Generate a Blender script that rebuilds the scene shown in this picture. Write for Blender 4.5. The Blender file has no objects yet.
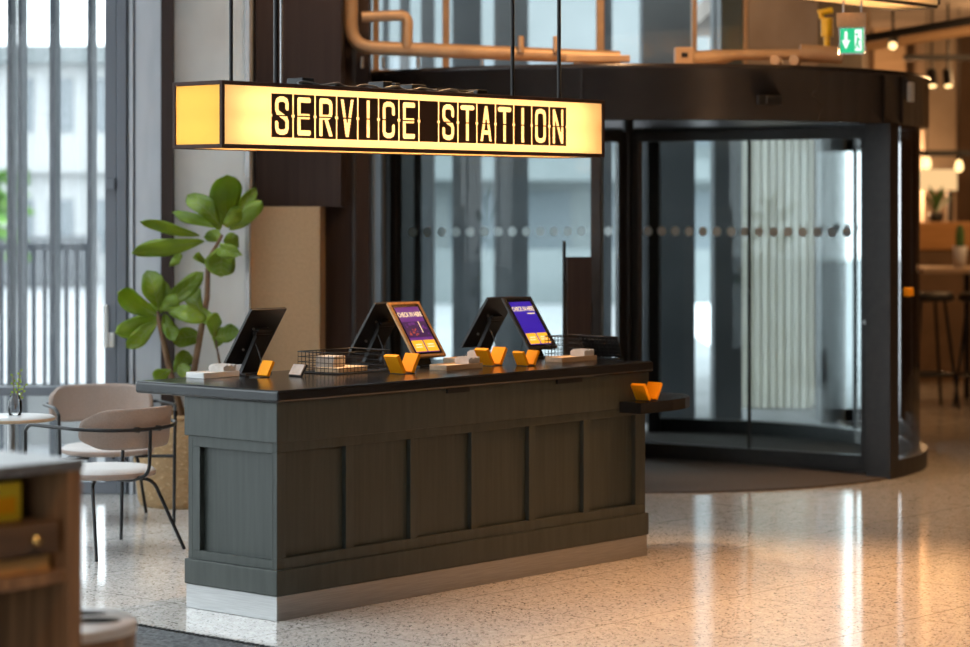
import bpy, bmesh, math, random
from mathutils import Vector, Matrix
random.seed(7)
PI = math.pi
SC = bpy.context.scene
COL = SC.collection
# ------------------------------------------------------------------ camera, sky, lights, exposure
FPX, CX, HY, CAMZ = 2424.0, 485.0, 207.0, 1.755
cam_d = bpy.data.cameras.new('camera'); cam = bpy.data.objects.new('camera', cam_d); COL.objects.link(cam)
cam.location = (0, 0, CAMZ); cam.rotation_euler = (PI/2, 0, 0)
cam_d.sensor_width = 36.0; cam_d.lens = FPX/970*36.0
cam_d.shift_y = -(323.5-HY)/970
cam_d.clip_end = 400
cam_d.dof.use_dof = True; cam_d.dof.focus_distance = 11.0; cam_d.dof.aperture_fstop = 1.8
SC.camera = cam
SC.view_settings.view_transform = 'Standard'; SC.view_settings.look = 'None'
SC.view_settings.gamma = 1.0; SC.view_settings.use_curve_mapping = False
SC.view_settings.exposure = 0.5
w = bpy.data.worlds.new('overcast_sky'); SC.world = w; w.use_nodes = True
bg = w.node_tree.nodes['Background']; bg.inputs[0].default_value = (0.89, 0.945, 1.0, 1); bg.inputs[1].default_value = 3.4
try:
    SC.cycles.use_denoising = True
    SC.cycles.sample_clamp_indirect = 6.0
    SC.cycles.max_bounces = 10; SC.cycles.transparent_max_bounces = 24
    SC.cycles.caustics_reflective = False; SC.cycles.caustics_refractive = False
except Exception: pass

def lamp(kind, name, loc, power, color, target=None, size=0.2, angle=60, blend=0.6):
    d = bpy.data.lights.new(name, kind); d.energy = power; d.color = color
    o = bpy.data.objects.new(name, d); COL.objects.link(o); o.location = loc
    if kind == 'SPOT':
        d.spot_size = math.radians(angle); d.spot_blend = blend; d.shadow_soft_size = size
    elif kind == 'AREA':
        d.shape = 'DISK'; d.size = size
    else:
        d.shadow_soft_size = size
    if target is not None:
        o.rotation_euler = (Vector(target)-Vector(loc)).to_track_quat('-Z', 'Y').to_euler()
    return o
WARM = (1.0, 0.58, 0.27)
# ceiling downlights of the hall, the last one added for the shelf
lamp('SPOT', 'ceiling_downlight', (1.9, 11.4, 4.2), 760, (1.0, .50, .21), (1.7, 10.8, 0), .12, 62, .9)
lamp('SPOT', 'ceiling_downlight', (-0.35, 12.7, 4.2), 430, WARM, (0.5, 11.2, 0), .10, 64, .8)
lamp('SPOT', 'ceiling_downlight', (3.4, 14.6, 4.2), 330, WARM, (3.6, 14.6, 0), .12, 80, .9)
lamp('SPOT', 'ceiling_downlight', (2.9, 7.4, 4.2), 190, WARM, (1.0, 10.6, 0.6), .15, 60, .9)
lamp('SPOT', 'ceiling_downlight', (0.7, 14.0, 4.2), 150, WARM, (0.8, 15.8, 2.75), .12, 100, .9)
lamp('SPOT', 'ceiling_downlight', (-0.75, 14.3, 4.2), 40, WARM, (-1.0, 15.2, 3.0), .12, 70, .9)
lamp('SPOT', 'ceiling_downlight', (0.1, 4.2, 4.2), 230, WARM, (-1.25, 6.5, 0.8), .12, 40, .9)  # added lamp, brightens the front of the foreground shelf
# lamps of the bar beyond the revolving door
lamp('POINT', 'bar_lamp', (5.0, 22.6, 3.1), 48, (1.0, .58, .26), None, .15)
lamp('POINT', 'bar_lamp', (4.7, 19.6, 3.1), 42, (1.0, .55, .24), None, .15)
lamp('POINT', 'bar_lamp', (4.2, 25.2, 2.0), 70, (1.0, .58, .28), None, .12)
lamp('POINT', 'bar_lamp', (6.2, 21.0, 3.0), 36, (1.0, .55, .24), None, .15)

# ------------------------------------------------------------------ helpers
def P(px, py, Y):                       # photograph pixel at a distance Y -> point in the room
    return Vector(((px-CX)/FPX*Y, Y, CAMZ-(py-HY)/FPX*Y))
AX = math.radians(49.0)                 # the counter's long axis
C0 = Vector((-0.88, 10.25, 0))
def U(u, v, z=0.0):
    return Vector((C0.x+u*math.cos(AX)-v*math.sin(AX), C0.y+u*math.sin(AX)+v*math.cos(AX), z))

class MB:
    def __init__(s): s.v = []; s.f = []; s.m = []; s.sm = []
    def add(s, vs, fs, mi=0, smooth=False):
        b = len(s.v); s.v += [tuple(x) for x in vs]
        for f in fs:
            s.f.append([b+i for i in f]); s.m.append(mi); s.sm.append(smooth)
    def box(s, x0, x1, y0, y1, z0, z1, mi=0, M=None):
        vs = [Vector((x, y, z)) for z in (z0, z1) for y in (y0, y1) for x in (x0, x1)]
        if M is not None: vs = [M @ v for v in vs]
        s.add(vs, [(0, 2, 3, 1), (4, 5, 7, 6), (0, 1, 5, 4), (2, 6, 7, 3), (0, 4, 6, 2), (1, 3, 7, 5)], mi)
        return s
    def tube(s, pts, r, n=8, mi=0, closed=False, cap=True):
        pts = [Vector(p) for p in pts]; N = len(pts)
        rr = r if isinstance(r, (list, tuple)) else [r]*N
        rings = []; up = None
        for i in range(N):
            if closed: t = pts[(i+1) % N]-pts[i-1]
            else: t = pts[min(i+1, N-1)]-pts[max(i-1, 0)]
            t.normalize()
            if up is None:
                up = Vector((0, 0, 1)) if abs(t.z) < .9 else Vector((1, 0, 0))
            a = t.cross(up)
            if a.length < 1e-6: a = t.cross(Vector((0, 1, 0)))
            a.normalize(); b = a.cross(t).normalized(); up = b
            rings.append([pts[i]+a*math.cos(2*PI*k/n)*rr[i]+b*math.sin(2*PI*k/n)*rr[i] for k in range(n)])
        vs = [p for q in rings for p in q]; fs = []
        for i in range(N if closed else N-1):
            j = (i+1) % N
            for k in range(n):
                fs.append((i*n+k, j*n+k, j*n+(k+1) % n, i*n+(k+1) % n))
        s.add(vs, fs, mi, n > 4)
        if cap and not closed:
            s.add(rings[0], [tuple(range(n))], mi); s.add(rings[-1], [tuple(reversed(range(n)))], mi)
        return s
    def lathe(s, prof, n=32, c=(0, 0, 0), mi=0, a0=0, a1=2*PI, smooth=True):
        full = abs(a1-a0-2*PI) < 1e-6; K = n if full else n+1
        vs = []
        for r, z in prof:
            for k in range(K):
                a = a0+(a1-a0)*k/n
                vs.append((c[0]+r*math.cos(a), c[1]+r*math.sin(a), c[2]+z))
        fs = []
        for i in range(len(prof)-1):
            for k in range(n):
                k2 = (k+1) % K
                fs.append((i*K+k, i*K+k2, (i+1)*K+k2, (i+1)*K+k))
        s.add(vs, fs, mi, smooth); return s
    def prism(s, poly, z0, z1, mi=0, M=None, smooth=False):
        n = len(poly)
        vs = [Vector((x, y, z0)) for x, y in poly]+[Vector((x, y, z1)) for x, y in poly]
        if M is not None: vs = [M @ v for v in vs]
        s.add(vs[:n], [tuple(reversed(range(n)))], mi); s.add(vs[n:], [tuple(range(n))], mi)
        s.add(vs, [(k, (k+1) % n, n+(k+1) % n, n+k) for k in range(n)], mi, smooth); return s
    def quad(s, a, b, c, d, mi=0): s.add([a, b, c, d], [(0, 1, 2, 3)], mi); return s
    def build(s, name, mats, parent=None, bevel=0, seg=2, label=None):
        me = bpy.data.meshes.new(name); me.from_pydata(s.v, [], s.f)
        for m in (mats if isinstance(mats, (list, tuple)) else [mats]): me.materials.append(m)
        for i, p in enumerate(me.polygons): p.material_index = s.m[i]; p.use_smooth = s.sm[i]
        me.validate(); me.update()
        o = bpy.data.objects.new(name, me); COL.objects.link(o)
        if parent is not None: o.parent = parent
        if bevel:
            b = o.modifiers.new('bevel', 'BEVEL'); b.width = bevel; b.segments = seg; b.limit_method = 'ANGLE'; b.angle_limit = .7
        if label: o['label'] = label
        return o
def thing(name, label, cat, loc=(0, 0, 0), rot=0, group=None):
    o = bpy.data.objects.new(name, None); COL.objects.link(o)
    o.location = loc; o.rotation_euler = (0, 0, rot); o.empty_display_size = .1
    return tag(o, label, cat, group)
def tag(o, label, cat, group=None):
    o['label'] = label; o['category'] = cat
    if group: o['group'] = group
    return o
def struct(o, label=None, cat=None):
    o['kind'] = 'structure'
    if label: o['label'] = label
    if cat: o['category'] = cat
    return o
def copy_tree(o, parent=None):
    c = o.copy(); COL.objects.link(c)
    if parent is not None: c.parent = parent
    for ch in [x for x in bpy.data.objects if x.parent == o]: copy_tree(ch, c)
    return c

# ------------------------------------------------------------------ materials
def mat(name, col, rough=.5, metal=0., spec=.5, **kw):
    m = bpy.data.materials.new(name); m.use_nodes = True
    b = m.node_tree.nodes['Principled BSDF']
    b.inputs['Base Color'].default_value = (*col, 1); b.inputs['Roughness'].default_value = rough
    b.inputs['Metallic'].default_value = metal; b.inputs['Specular IOR Level'].default_value = spec
    for k, v in kw.items(): b.inputs[k.replace('_', ' ')].default_value = v
    return m
def N(m, t, **kw):
    n = m.node_tree.nodes.new(t)
    for k, v in kw.items():
        if hasattr(n, k): setattr(n, k, v)
        else: n.inputs[k].default_value = v
    return n
def L(m, a, b): m.node_tree.links.new(a, b)
def noisy(name, c1, c2, scale=8, rough=.5, stretch=(1, 1, 1), detail=4, bump=0, metal=0, lo=.35, hi=.65, spec=.5):
    m = mat(name, c1, rough, metal, spec); b = m.node_tree.nodes['Principled BSDF']
    tc = N(m, 'ShaderNodeTexCoord'); mp = N(m, 'ShaderNodeMapping'); mp.inputs['Scale'].default_value = stretch
    L(m, tc.outputs['Object'], mp.inputs['Vector'])
    no = N(m, 'ShaderNodeTexNoise'); no.inputs['Scale'].default_value = scale; no.inputs['Detail'].default_value = detail
    L(m, mp.outputs[0], no.inputs['Vector'])
    cr = N(m, 'ShaderNodeValToRGB'); cr.color_ramp.elements[0].position = lo; cr.color_ramp.elements[1].position = hi
    cr.color_ramp.elements[0].color = (*c1, 1); cr.color_ramp.elements[1].color = (*c2, 1)
    L(m, no.outputs['Fac'], cr.inputs[0]); L(m, cr.outputs[0], b.inputs['Base Color'])
    if bump:
        bp = N(m, 'ShaderNodeBump'); bp.inputs['Strength'].default_value = bump; bp.inputs['Distance'].default_value = .01
        L(m, no.outputs['Fac'], bp.inputs['Height']); L(m, bp.outputs[0], b.inputs['Normal'])
    return m
def emis(name, col, s=1.0):
    m = mat(name, (0, 0, 0), .4); b = m.node_tree.nodes['Principled BSDF']
    b.inputs['Emission Color'].default_value = (*col, 1); b.inputs['Emission Strength'].default_value = s
    return m
def glass(name, tint=(.93, .96, .96), refl=1.0, ior=1.5):
    m = bpy.data.materials.new(name); m.use_nodes = True; nt = m.node_tree; nt.nodes.clear()
    out = nt.nodes.new('ShaderNodeOutputMaterial'); mx = nt.nodes.new('ShaderNodeMixShader')
    tr = nt.nodes.new('ShaderNodeBsdfTransparent'); tr.inputs[0].default_value = (*tint, 1)
    gl = nt.nodes.new('ShaderNodeBsdfGlossy'); gl.inputs['Roughness'].default_value = .01
    fr = nt.nodes.new('ShaderNodeFresnel'); fr.inputs[0].default_value = ior
    L(m, fr.outputs[0], mx.inputs[0]); L(m, tr.outputs[0], mx.inputs[1]); L(m, gl.outputs[0], mx.inputs[2]); L(m, mx.outputs[0], out.inputs[0])
    return m
def floor_mat():
    m = mat('polished_terrazzo', (.5, .48, .45), .16, 0, .5); b = m.node_tree.nodes['Principled BSDF']
    tc = N(m, 'ShaderNodeTexCoord')
    v = N(m, 'ShaderNodeTexVoronoi'); v.inputs['Scale'].default_value = 120; L(m, tc.outputs['Object'], v.inputs['Vector'])
    cr = N(m, 'ShaderNodeValToRGB'); e = cr.color_ramp.elements
    e[0].position = 0; e[0].color = (.16, .14, .12, 1); e[1].position = .06; e[1].color = (.16, .14, .12, 1)
    for p, c in ((.09, (.56, .53, .50)), (.6, (.64, .61, .58)), (.9, (.74, .72, .69))):
        x = e.new(p); x.color = (*c, 1)
    sep = N(m, 'ShaderNodeSeparateColor'); L(m, v.outputs['Color'], sep.inputs[0]); L(m, sep.outputs[0], cr.inputs[0])
    n2 = N(m, 'ShaderNodeTexNoise'); n2.inputs['Scale'].default_value = 14; n2.inputs['Detail'].default_value = 6; L(m, tc.outputs['Object'], n2.inputs['Vector'])
    c2 = N(m, 'ShaderNodeValToRGB'); c2.color_ramp.elements[0].position = .3; c2.color_ramp.elements[0].color = (.86, .85, .84, 1); c2.color_ramp.elements[1].position = .7
    L(m, n2.outputs['Fac'], c2.inputs[0])
    mx = N(m, 'ShaderNodeMix', data_type='RGBA', blend_type='MULTIPLY'); mx.inputs[0].default_value = 1
    L(m, cr.outputs[0], mx.inputs[6]); L(m, c2.outputs[0], mx.inputs[7])
    # slab joints along the building's axes
    mp = N(m, 'ShaderNodeMapping'); mp.inputs['Rotation'].default_value = (0, 0, -AX); L(m, tc.outputs['Object'], mp.inputs['Vector'])
    br = N(m, 'ShaderNodeTexBrick'); br.offset = 0; br.inputs['Scale'].default_value = 1; br.inputs['Mortar Size'].default_value = .004
    br.inputs['Brick Width'].default_value = .9; br.inputs['Row Height'].default_value = .9
    br.inputs['Color1'].default_value = br.inputs['Color2'].default_value = (1, 1, 1, 1); br.inputs['Mortar'].default_value = (.55, .53, .5, 1)
    L(m, mp.outputs[0], br.inputs['Vector'])
    m2 = N(m, 'ShaderNodeMix', data_type='RGBA', blend_type='MULTIPLY'); m2.inputs[0].default_value = 1
    L(m, mx.outputs[2], m2.inputs[6]); L(m, br.outputs[0], m2.inputs[7]); L(m, m2.outputs[2], b.inputs['Base Color'])
    n3 = N(m, 'ShaderNodeTexNoise'); n3.inputs['Scale'].default_value = 2.2; L(m, tc.outputs['Object'], n3.inputs['Vector'])
    mr = N(m, 'ShaderNodeMapRange'); mr.inputs['To Min'].default_value = .06; mr.inputs['To Max'].default_value = .14
    L(m, n3.outputs['Fac'], mr.inputs['Value']); L(m, mr.outputs[0], b.inputs['Roughness'])
    return m
def weave(name, c1, c2, scale):
    m = mat(name, c1, .8); b = m.node_tree.nodes['Principled BSDF']
    tc = N(m, 'ShaderNodeTexCoord'); ch = N(m, 'ShaderNodeTexVoronoi'); ch.inputs['Scale'].default_value = scale; ch.distance = 'MANHATTAN'
    mp = N(m, 'ShaderNodeMapping'); mp.inputs['Scale'].default_value = (1, 1, 1.6); L(m, tc.outputs['Object'], mp.inputs[0]); L(m, mp.outputs[0], ch.inputs['Vector'])
    cr = N(m, 'ShaderNodeValToRGB'); cr.color_ramp.elements[0].color = (*c1, 1); cr.color_ramp.elements[1].color = (*c2, 1); cr.color_ramp.elements[1].position = .6
    L(m, ch.outputs['Distance'], cr.inputs[0]); L(m, cr.outputs[0], b.inputs['Base Color'])
    bp = N(m, 'ShaderNodeBump'); bp.invert = True; bp.inputs['Strength'].default_value = .6; bp.inputs['Distance'].default_value = .01
    L(m, ch.outputs['Distance'], bp.inputs['Height']); L(m, bp.outputs[0], b.inputs['Normal'])
    return m
def diffuser(name, col):
    m = bpy.data.materials.new(name); m.use_nodes = True; nt = m.node_tree; nt.nodes.clear()
    out = nt.nodes.new('ShaderNodeOutputMaterial'); mx = nt.nodes.new('ShaderNodeMixShader'); mx.inputs[0].default_value = .3
    a = nt.nodes.new('ShaderNodeBsdfTranslucent'); a.inputs[0].default_value = (*col, 1)
    d = nt.nodes.new('ShaderNodeBsdfDiffuse'); d.inputs[0].default_value = (*col, 1)
    L(m, a.outputs[0], mx.inputs[1]); L(m, d.outputs[0], mx.inputs[2]); L(m, mx.outputs[0], out.inputs[0])
    return m
M = {}
M['floor'] = floor_mat()
M['green'] = noisy('green_painted_oak', (.029, .035, .030), (.042, .049, .042), 30, .5, (1, 1, .12), 6, .15)
M['greenp'] = noisy('green_painted_veneer', (.028, .034, .029), (.040, .047, .040), 34, .5, (1.4, 1.4, .07), 6, .12)
M['steel'] = noisy('brushed_steel', (.36, .36, .36), (.44, .44, .44), 6, .38, (1, 1, 40), 3, 0, .85)
M['top'] = noisy('black_worktop', (.010, .010, .011), (.014, .014, .015), 90, .2, (1, 1, 1), 3, 0)
M['black'] = mat('black_metal', (.012, .012, .013), .4, .3)
M['blackplastic'] = mat('black_plastic', (.015, .015, .016), .45)
M['darkframe'] = noisy('dark_bronze_metal', (.017, .015, .015), (.024, .021, .020), 20, .42, (1, 1, 1), 3, 0, .2)
M['canopy'] = noisy('dark_bronze_fascia', (.040, .034, .034), (.054, .047, .046), 3, .24, (1, 1, 1), 3, 0, .4)
M['brownpanel'] = noisy('brown_wall_cladding', (.036, .024, .022), (.050, .034, .030), 3, .65, (8, 8, .3), 4, 0, 0, .35, .65, .2)
M['tan'] = noisy('tan_board', (.42, .275, .15), (.47, .31, .175), 60, .8, (1, 1, 1), 3, .05)
M['concrete'] = noisy('raw_concrete', (.50, .50, .48), (.68, .68, .66), 2.2, .85, (1, 1, .6), 8, .15, 0, .3, .7)
M['warmconc'] = noisy('warm_concrete', (.30, .24, .19), (.40, .33, .27), 2.5, .85, (1, 1, .6), 8, .1)
M['ceil'] = noisy('concrete_ceiling', (.16, .13, .11), (.24, .20, .17), 1.5, .9, (1, 1, 1), 6)
M['grey'] = noisy('grey_aluminium', (.42, .445, .475), (.47, .495, .525), 12, .4, (1, 1, .2), 2, 0, .35)
M['greydark'] = mat('slate_grey_aluminium', (.15, .165, .19), .4, .3)
M['white'] = mat('white_plastic', (.75, .75, .74), .4)
M['paper'] = noisy('white_card', (.46, .42, .38), (.56, .52, .48), 30, .8)
M['glass'] = glass('clear_glass')
M['doorglass'] = glass('door_glass', (.87, .915, .915), 1, 1.33)
M['dot'] = diffuser('frosted_dot_film', (.92, .93, .93))
M['signframe'] = noisy('brown_sign_frame', (.050, .028, .022), (.062, .036, .029), 20, .65, (1, 1, 1), 4, 0, 0, .35, .65, .15)
M['tile'] = mat('brown_flap_tile', (.055, .026, .014), .5)
M['lid'] = mat('pale_steel_lid', (.62, .62, .63), .3, .4)
M['cream'] = diffuser('cream_diffuser', (.98, .82, .56))
M['cream_dim'] = diffuser('dim_light_diffuser', (.98, .72, .22))  # yellower tint stands in for weaker light at the sign's ends
M['curtain'] = diffuser('pale_sheer_fabric', (.80, .79, .72))
M['slot_shade'] = mat('painted_slot_shade', (.006, .006, .006), .95, 0, .05)
M['tube'] = emis('lamp_tube_glow', (1.0, .56, .25), 19)
M['screenblk'] = mat('tablet_glass_black', (.008, .008, .01), .12)
M['tabframe'] = mat('tablet_case_black', (.02, .018, .017), .35, .2)
M['tabbronze'] = mat('tablet_case_copper', (.42, .24, .10), .35, .5)
M['scr_blue'] = emis('screen_blue', (.03, .01, .27), 1.0)
M['scr_purple'] = emis('screen_purple', (.11, .022, .15), 1.0)
M['scr_red'] = emis('screen_red', (.42, .07, .04), .9)
M['scr_dark'] = emis('screen_dark', (.03, .008, .05), 1.0)
M['scr_orange'] = emis('screen_orange', (.95, .40, .02), 1.0)
M['scr_cream'] = emis('screen_cream', (.95, .72, .38), 1.0)
M['orange'] = mat('orange_card', (.95, .36, .004), .6, 0, .2)
M['orangedge'] = mat('pale_card_edge', (.75, .55, .35), .7)
M['walnut'] = noisy('walnut_veneer', (.12, .062, .028), (.26, .14, .066), 5, .5, (9, 9, .5), 6, .05)
M['walnutdark'] = noisy('dark_stained_wood', (.055, .030, .016), (.10, .056, .028), 5, .5, (.8, 8, 8), 6)
M['greytop'] = noisy('grey_stone_top', (.085, .088, .095), (.11, .115, .12), 25, .3)
M['brass'] = mat('brass', (.75, .48, .16), .25, 1.0)
M['taupe'] = noisy('taupe_upholstery', (.33, .255, .215), (.38, .295, .25), 160, .8, (1, 1, 1), 2, .1)
M['seatgrey'] = noisy('pale_grey_upholstery', (.55, .52, .50), (.62, .59, .57), 160, .8, (1, 1, 1), 2, .1)
M['basket'] = weave('woven_seagrass', (.62, .44, .24), (.36, .23, .11), 30)
M['soil'] = noisy('potting_soil', (.03, .02, .012), (.06, .04, .025), 50, .95)
M['bark'] = noisy('fig_bark', (.15, .085, .045), (.24, .14, .075), 30, .8, (1, 1, .4), 5, .3)
M['leaf'] = noisy('fig_leaf_green', (.09, .16, .010), (.27, .37, .025), 5, .36, (1, 1, 1), 4, .15)
lm = M['leaf']; nt = lm.node_tree; pb = nt.nodes['Principled BSDF']; out = [n for n in nt.nodes if n.type == 'OUTPUT_MATERIAL'][0]
tl = nt.nodes.new('ShaderNodeBsdfTranslucent'); tl.inputs[0].default_value = (.42, .62, .03, 1); mxs = nt.nodes.new('ShaderNodeMixShader'); mxs.inputs[0].default_value = .38
L(lm, pb.outputs[0], mxs.inputs[1]); L(lm, tl.outputs[0], mxs.inputs[2]); L(lm, mxs.outputs[0], out.inputs[0])
M['vein'] = mat('leaf_vein', (.33, .42, .10), .5)
M['rug'] = noisy('charcoal_loop_rug', (.035, .038, .042), (.14, .145, .15), 60, .95, (1, 1, 1), 4, .8)
M['pipe'] = noisy('tan_insulated_pipe', (.44, .29, .175), (.52, .35, .21), 8, .45, (1, 1, 1), 3, 0, .2)
M['yellow'] = mat('yellow_valve_paint', (.80, .50, .02), .4)
M['green_sign'] = emis('exit_sign_green', (.005, .42, .17), 1.0)
M['white_sign'] = emis('exit_sign_white', (.9, 1.0, .95), 1.0)
M['mat'] = noisy('brown_entrance_mat', (.060, .048, .042), (.10, .082, .072), 70, .9, (1, 1, 1), 3, .3)
M['pave'] = noisy('pale_paving', (.30, .31, .32), (.36, .37, .38), 1.2, .8)
M['facadew'] = noisy('pale_render', (.46, .47, .47), (.52, .53, .53), .6, .8)
M['facadeg'] = noisy('grey_render', (.19, .215, .22), (.24, .265, .27), .5, .8)
M['winpane'] = mat('dark_window_pane', (.20, .23, .25), .1)
M['extcol'] = noisy('dark_exterior_cladding', (.10, .11, .12), (.14, .15, .16), 2, .5)
M['extwhite'] = noisy('cream_exterior_cladding', (.50, .49, .42), (.58, .57, .50), 1.2, .7)
M['hedge'] = noisy('tree_foliage', (.05, .16, .02), (.16, .32, .05), 6, .8)
M['orangewood'] = noisy('honey_wood', (.36, .17, .045), (.46, .23, .07), 4, .5, (.5, 8, 8), 5)
M['palewood'] = noisy('pale_birch', (.42, .29, .18), (.50, .36, .23), 4, .5, (.5, 8, 8), 5)
M['darkwall'] = noisy('brown_back_wall', (.11, .065, .034), (.15, .09, .05), 3, .7)
M['shadecream'] = emis('lamp_shade_lit', (1.0, .62, .28), .7)
M['bulb'] = emis('warm_bulb', (1.0, .62, .25), 2.2)
M['potwhite'] = mat('white_glazed_pot', (.62, .64, .66), .35)
M['cactus'] = noisy('cactus_green', (.04, .12, .03), (.09, .2, .05), 20, .7)
M['clearvase'] = glass('vase_glass', (.95, .96, .97), 1, 1.5)
M['tabletop'] = noisy('pale_stone_table', (.33, .32, .31), (.40, .39, .38), 8, .3)

# ------------------------------------------------------------------ setting
m = MB(); m.box(-5.3, 12, -4, 14.86, -.2, 0); m.box(-1.9, 12, 14.86, 17.0, -.2, 0); m.box(2.9, 12, 17.0, 27, -.2, 0)
struct(m.build('floor', M['floor']), 'polished speckled terrazzo floor', 'floor')
m = MB(); m.box(-5.3, 12, -4, 5.0, 4.3, 4.5); m.box(-.7, 12, 5.0, 14.7, 4.3, 4.5); m.box(-5.3, 12, 14.7, 17.3, 4.3, 4.5); m.box(2.2, 12, 17.3, 27, 3.65, 3.85); m.box(2.2, 12, 17.3, 17.4, 3.65, 4.5)
struct(m.build('ceiling', M['ceil']))
m = MB(); m.box(-1.0, 9.2, -3.0, -2.8, 0, 4.3); struct(m.build('wall_front', M['brownpanel']))
m = MB(); m.box(9.0, 9.2, -2.8, 27, 0, 4.3); struct(m.build('wall_right', M['darkwall']))
m = MB(); m.box(2.9, 9.0, 26.0, 26.2, 0, 3.7); struct(m.build('wall_back', M['darkwall']))
m = MB()
for k in range(10): m.box(-5.3, -5.2, -4+k*1.9, -3.92+k*1.9, 0, 4.3)
for z in (0, 4.22): m.box(-5.3, -5.2, -4, 14.8, z, z+.08)
o = struct(m.build('window_3', M['greydark']))
m = MB(); m.box(-5.256, -5.244, -4, 14.8, .08, 4.22); m.build('pane', M['glass'], o)
m = MB()
for k in range(5): m.box(-5.2+k*.98, -5.14+k*.98, 5.0, 14.7, 4.42, 4.5)
for k in range(6): m.box(-5.2, -.7, 5.0+k*1.7, 5.06+k*1.7, 4.42, 4.5)
o = struct(m.build('added_skylight', M['greydark']))  # unseen roof glazing, added to let more daylight into the hall
m = MB(); m.box(-5.3, -.7, 5.0, 14.7, 4.5, 4.512); m.build('pane', M['glass'], o)
# window bay on the back wall
YW = 14.86
def xz(px, Y=YW): return (px-CX)/FPX*Y
m = MB(); g = M['grey']
fr = MB()
fr.box(-5.2, xz(118), YW-.05, YW+.07, 0, .075); fr.box(-5.2, xz(118), YW-.04, YW+.06, .60, .655); fr.box(-5.2, xz(118), YW-.05, YW+.07, 4.2, 4.3)
fr.box(xz(118), xz(128), YW-.06, YW+.08, 0, 4.3); fr.box(-3.35, -3.27, YW-.05, YW+.07, 0, 4.3)
win = struct(fr.build('window_1', M['greydark'], None, .006), 'tall grey-framed window beside the two chairs', 'window')
gp = MB(); gp.box(-5.2, xz(118), YW+.005, YW+.017, .075, 4.2); gp.build('pane', M['glass'], win)
fx = MB(); fx.box(xz(106), xz(117.5), YW-.045, YW-.02, .075, 4.2)
fx.box(xz(107.5), xz(116.5), YW-.075, YW-.05, 1.86, 1.93)
fx.build('sash_stile', M['greydark'], win, .004)
hd = MB(); hd.box(xz(106), xz(117), YW-.11, YW-.075, .90, .99); hd.box(xz(106.5), xz(111), YW-.13, YW-.10, .90, 1.16); hd.build('handle', M['white'], win, .008)
mm = MB(); mm.box(xz(128), xz(131), YW-.02, YW+.08, 0, 4.3, 1); mm.box(xz(131), xz(134.5), YW-.07, YW+.08, 0, 4.3, 0); mm.box(xz(134.5), xz(137), YW-.03, YW+.08, 0, 4.3, 1)
mm.box(xz(137), xz(163), YW-.06, YW+.08, 0, 4.3, 0)
struct(mm.build('trim_1', [M['grey'], M['greydark']]))
mm = MB(); mm.box(xz(163), xz(175), YW-.10, YW+.08, 0, 4.3); struct(mm.build('trim_2', M['brownpanel']))
mm = MB(); mm.box(xz(175), xz(250), YW-.03, YW+.6, 0, 4.3); struct(mm.build('pillar', M['concrete']), 'raw concrete column behind the fig plant', 'column')
mm = MB(); mm.box(xz(246), xz(250), YW-.045, YW-.03, 0, 4.3); struct(mm.build('trim_3', M['steel']))
mm = MB(); mm.box(xz(255.5, 15.0), xz(341, 15.0), 15.0, 15.5, 1.757, 4.3); struct(mm.build('bulkhead_wall', M['brownpanel']))
mm = MB(); mm.box(xz(250.3, 14.9), xz(320, 14.9), 14.9, 15.4, 0, 1.757); tag(mm.build('tan_partition', M['tan'], None, .004), 'plain tan partition block below the dark brown bulkhead', 'partition')
mm = MB(); mm.box(xz(320, 15.5), xz(369, 15.5), 15.5, 15.85, 0, 4.3); mm.box(-1.35, -1.08, 15.85, 17.1, 0, 4.3); mm.box(-1.4, -1.08, 15.41, 15.85, 0, 1.75)
struct(mm.build('wall_inner', M['brownpanel']))
mm = MB(); mm.box(xz(352, 15.5), xz(356, 15.5), 15.48, 15.5, 0, 4.3); struct(mm.build('trim_4', M['darkframe']))
# glazing above the revolving door
YF = 17.05
wf = MB()
for px, wd in ((376, 6), (446, 7), (600, 8), (694, 5), (745, 4)):
    wf.box(xz(px-wd/2, YF), xz(px+wd/2, YF), YF-.06, YF+.06, 2.66, 4.3)
wf.box(-1.08, xz(747, YF), YF-.06, YF+.06, 2.64, 2.72); wf.box(-1.08, xz(747, YF), YF-.06, YF+.06, 4.2, 4.3)
w2 = struct(wf.build('window_2', M['pipe'], None, .006), 'glazing band above the revolving door', 'window')
gp = MB(); gp.box(-1.08, xz(745, YF), YF-.006, YF+.006, 2.72, 4.2); gp.build('pane', M['doorglass'], w2)
mm = MB(); mm.box(xz(722, YF), xz(745, YF), YF+.07, YF+.4, 2.64, 4.3); struct(mm.build('trim_5', M['extcol']))
mm = MB(); mm.box(xz(747, YF), xz(816, YF), YF-.1, YF+.5, 2.64, 4.3); struct(mm.build('wall_upper', M['warmconc']))
mm = MB(); mm.prism([(2.28, 17.45), (2.34, 17.1), (2.80, 18.06), (2.72, 18.14)], 2.64, 3.66); struct(mm.build('bulkhead_wall_over_door', M['darkwall']))
mm = MB(); A0 = Vector((2.76, 18.1, 0)); A1 = Vector((3.88, 24.7, 0)); d = (A1-A0).normalized(); nn = Vector((d.y, -d.x, 0))*.05
mm.prism([(A0-nn).xy[:], (A0+nn).xy[:], (A1+nn).xy[:], (A1-nn).xy[:]], 0, 3.65); mm.box(2.9, 3.88, 24.7, 26, 0, 3.65); struct(mm.build('wall_side', M['darkwall']))

# ------------------------------------------------------------------ outside
m = MB(); m.box(-60, 2.9, 17.0, 90, -.25, -.03); m.box(-60, -1.9, 14.96, 17.0, -.25, -.03); m.box(-60, -5.3, -20, 14.96, -.25, -.03); struct(m.build('paved_ground', M['pave']))
m = MB(); m.box(-1.9, 12, 17.6, 21.0, 5.17, 5.5); struct(m.build('added_shade_slab', M['extcol']))  # unseen slab, added to shade the forecourt and darken the glazing
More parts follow.
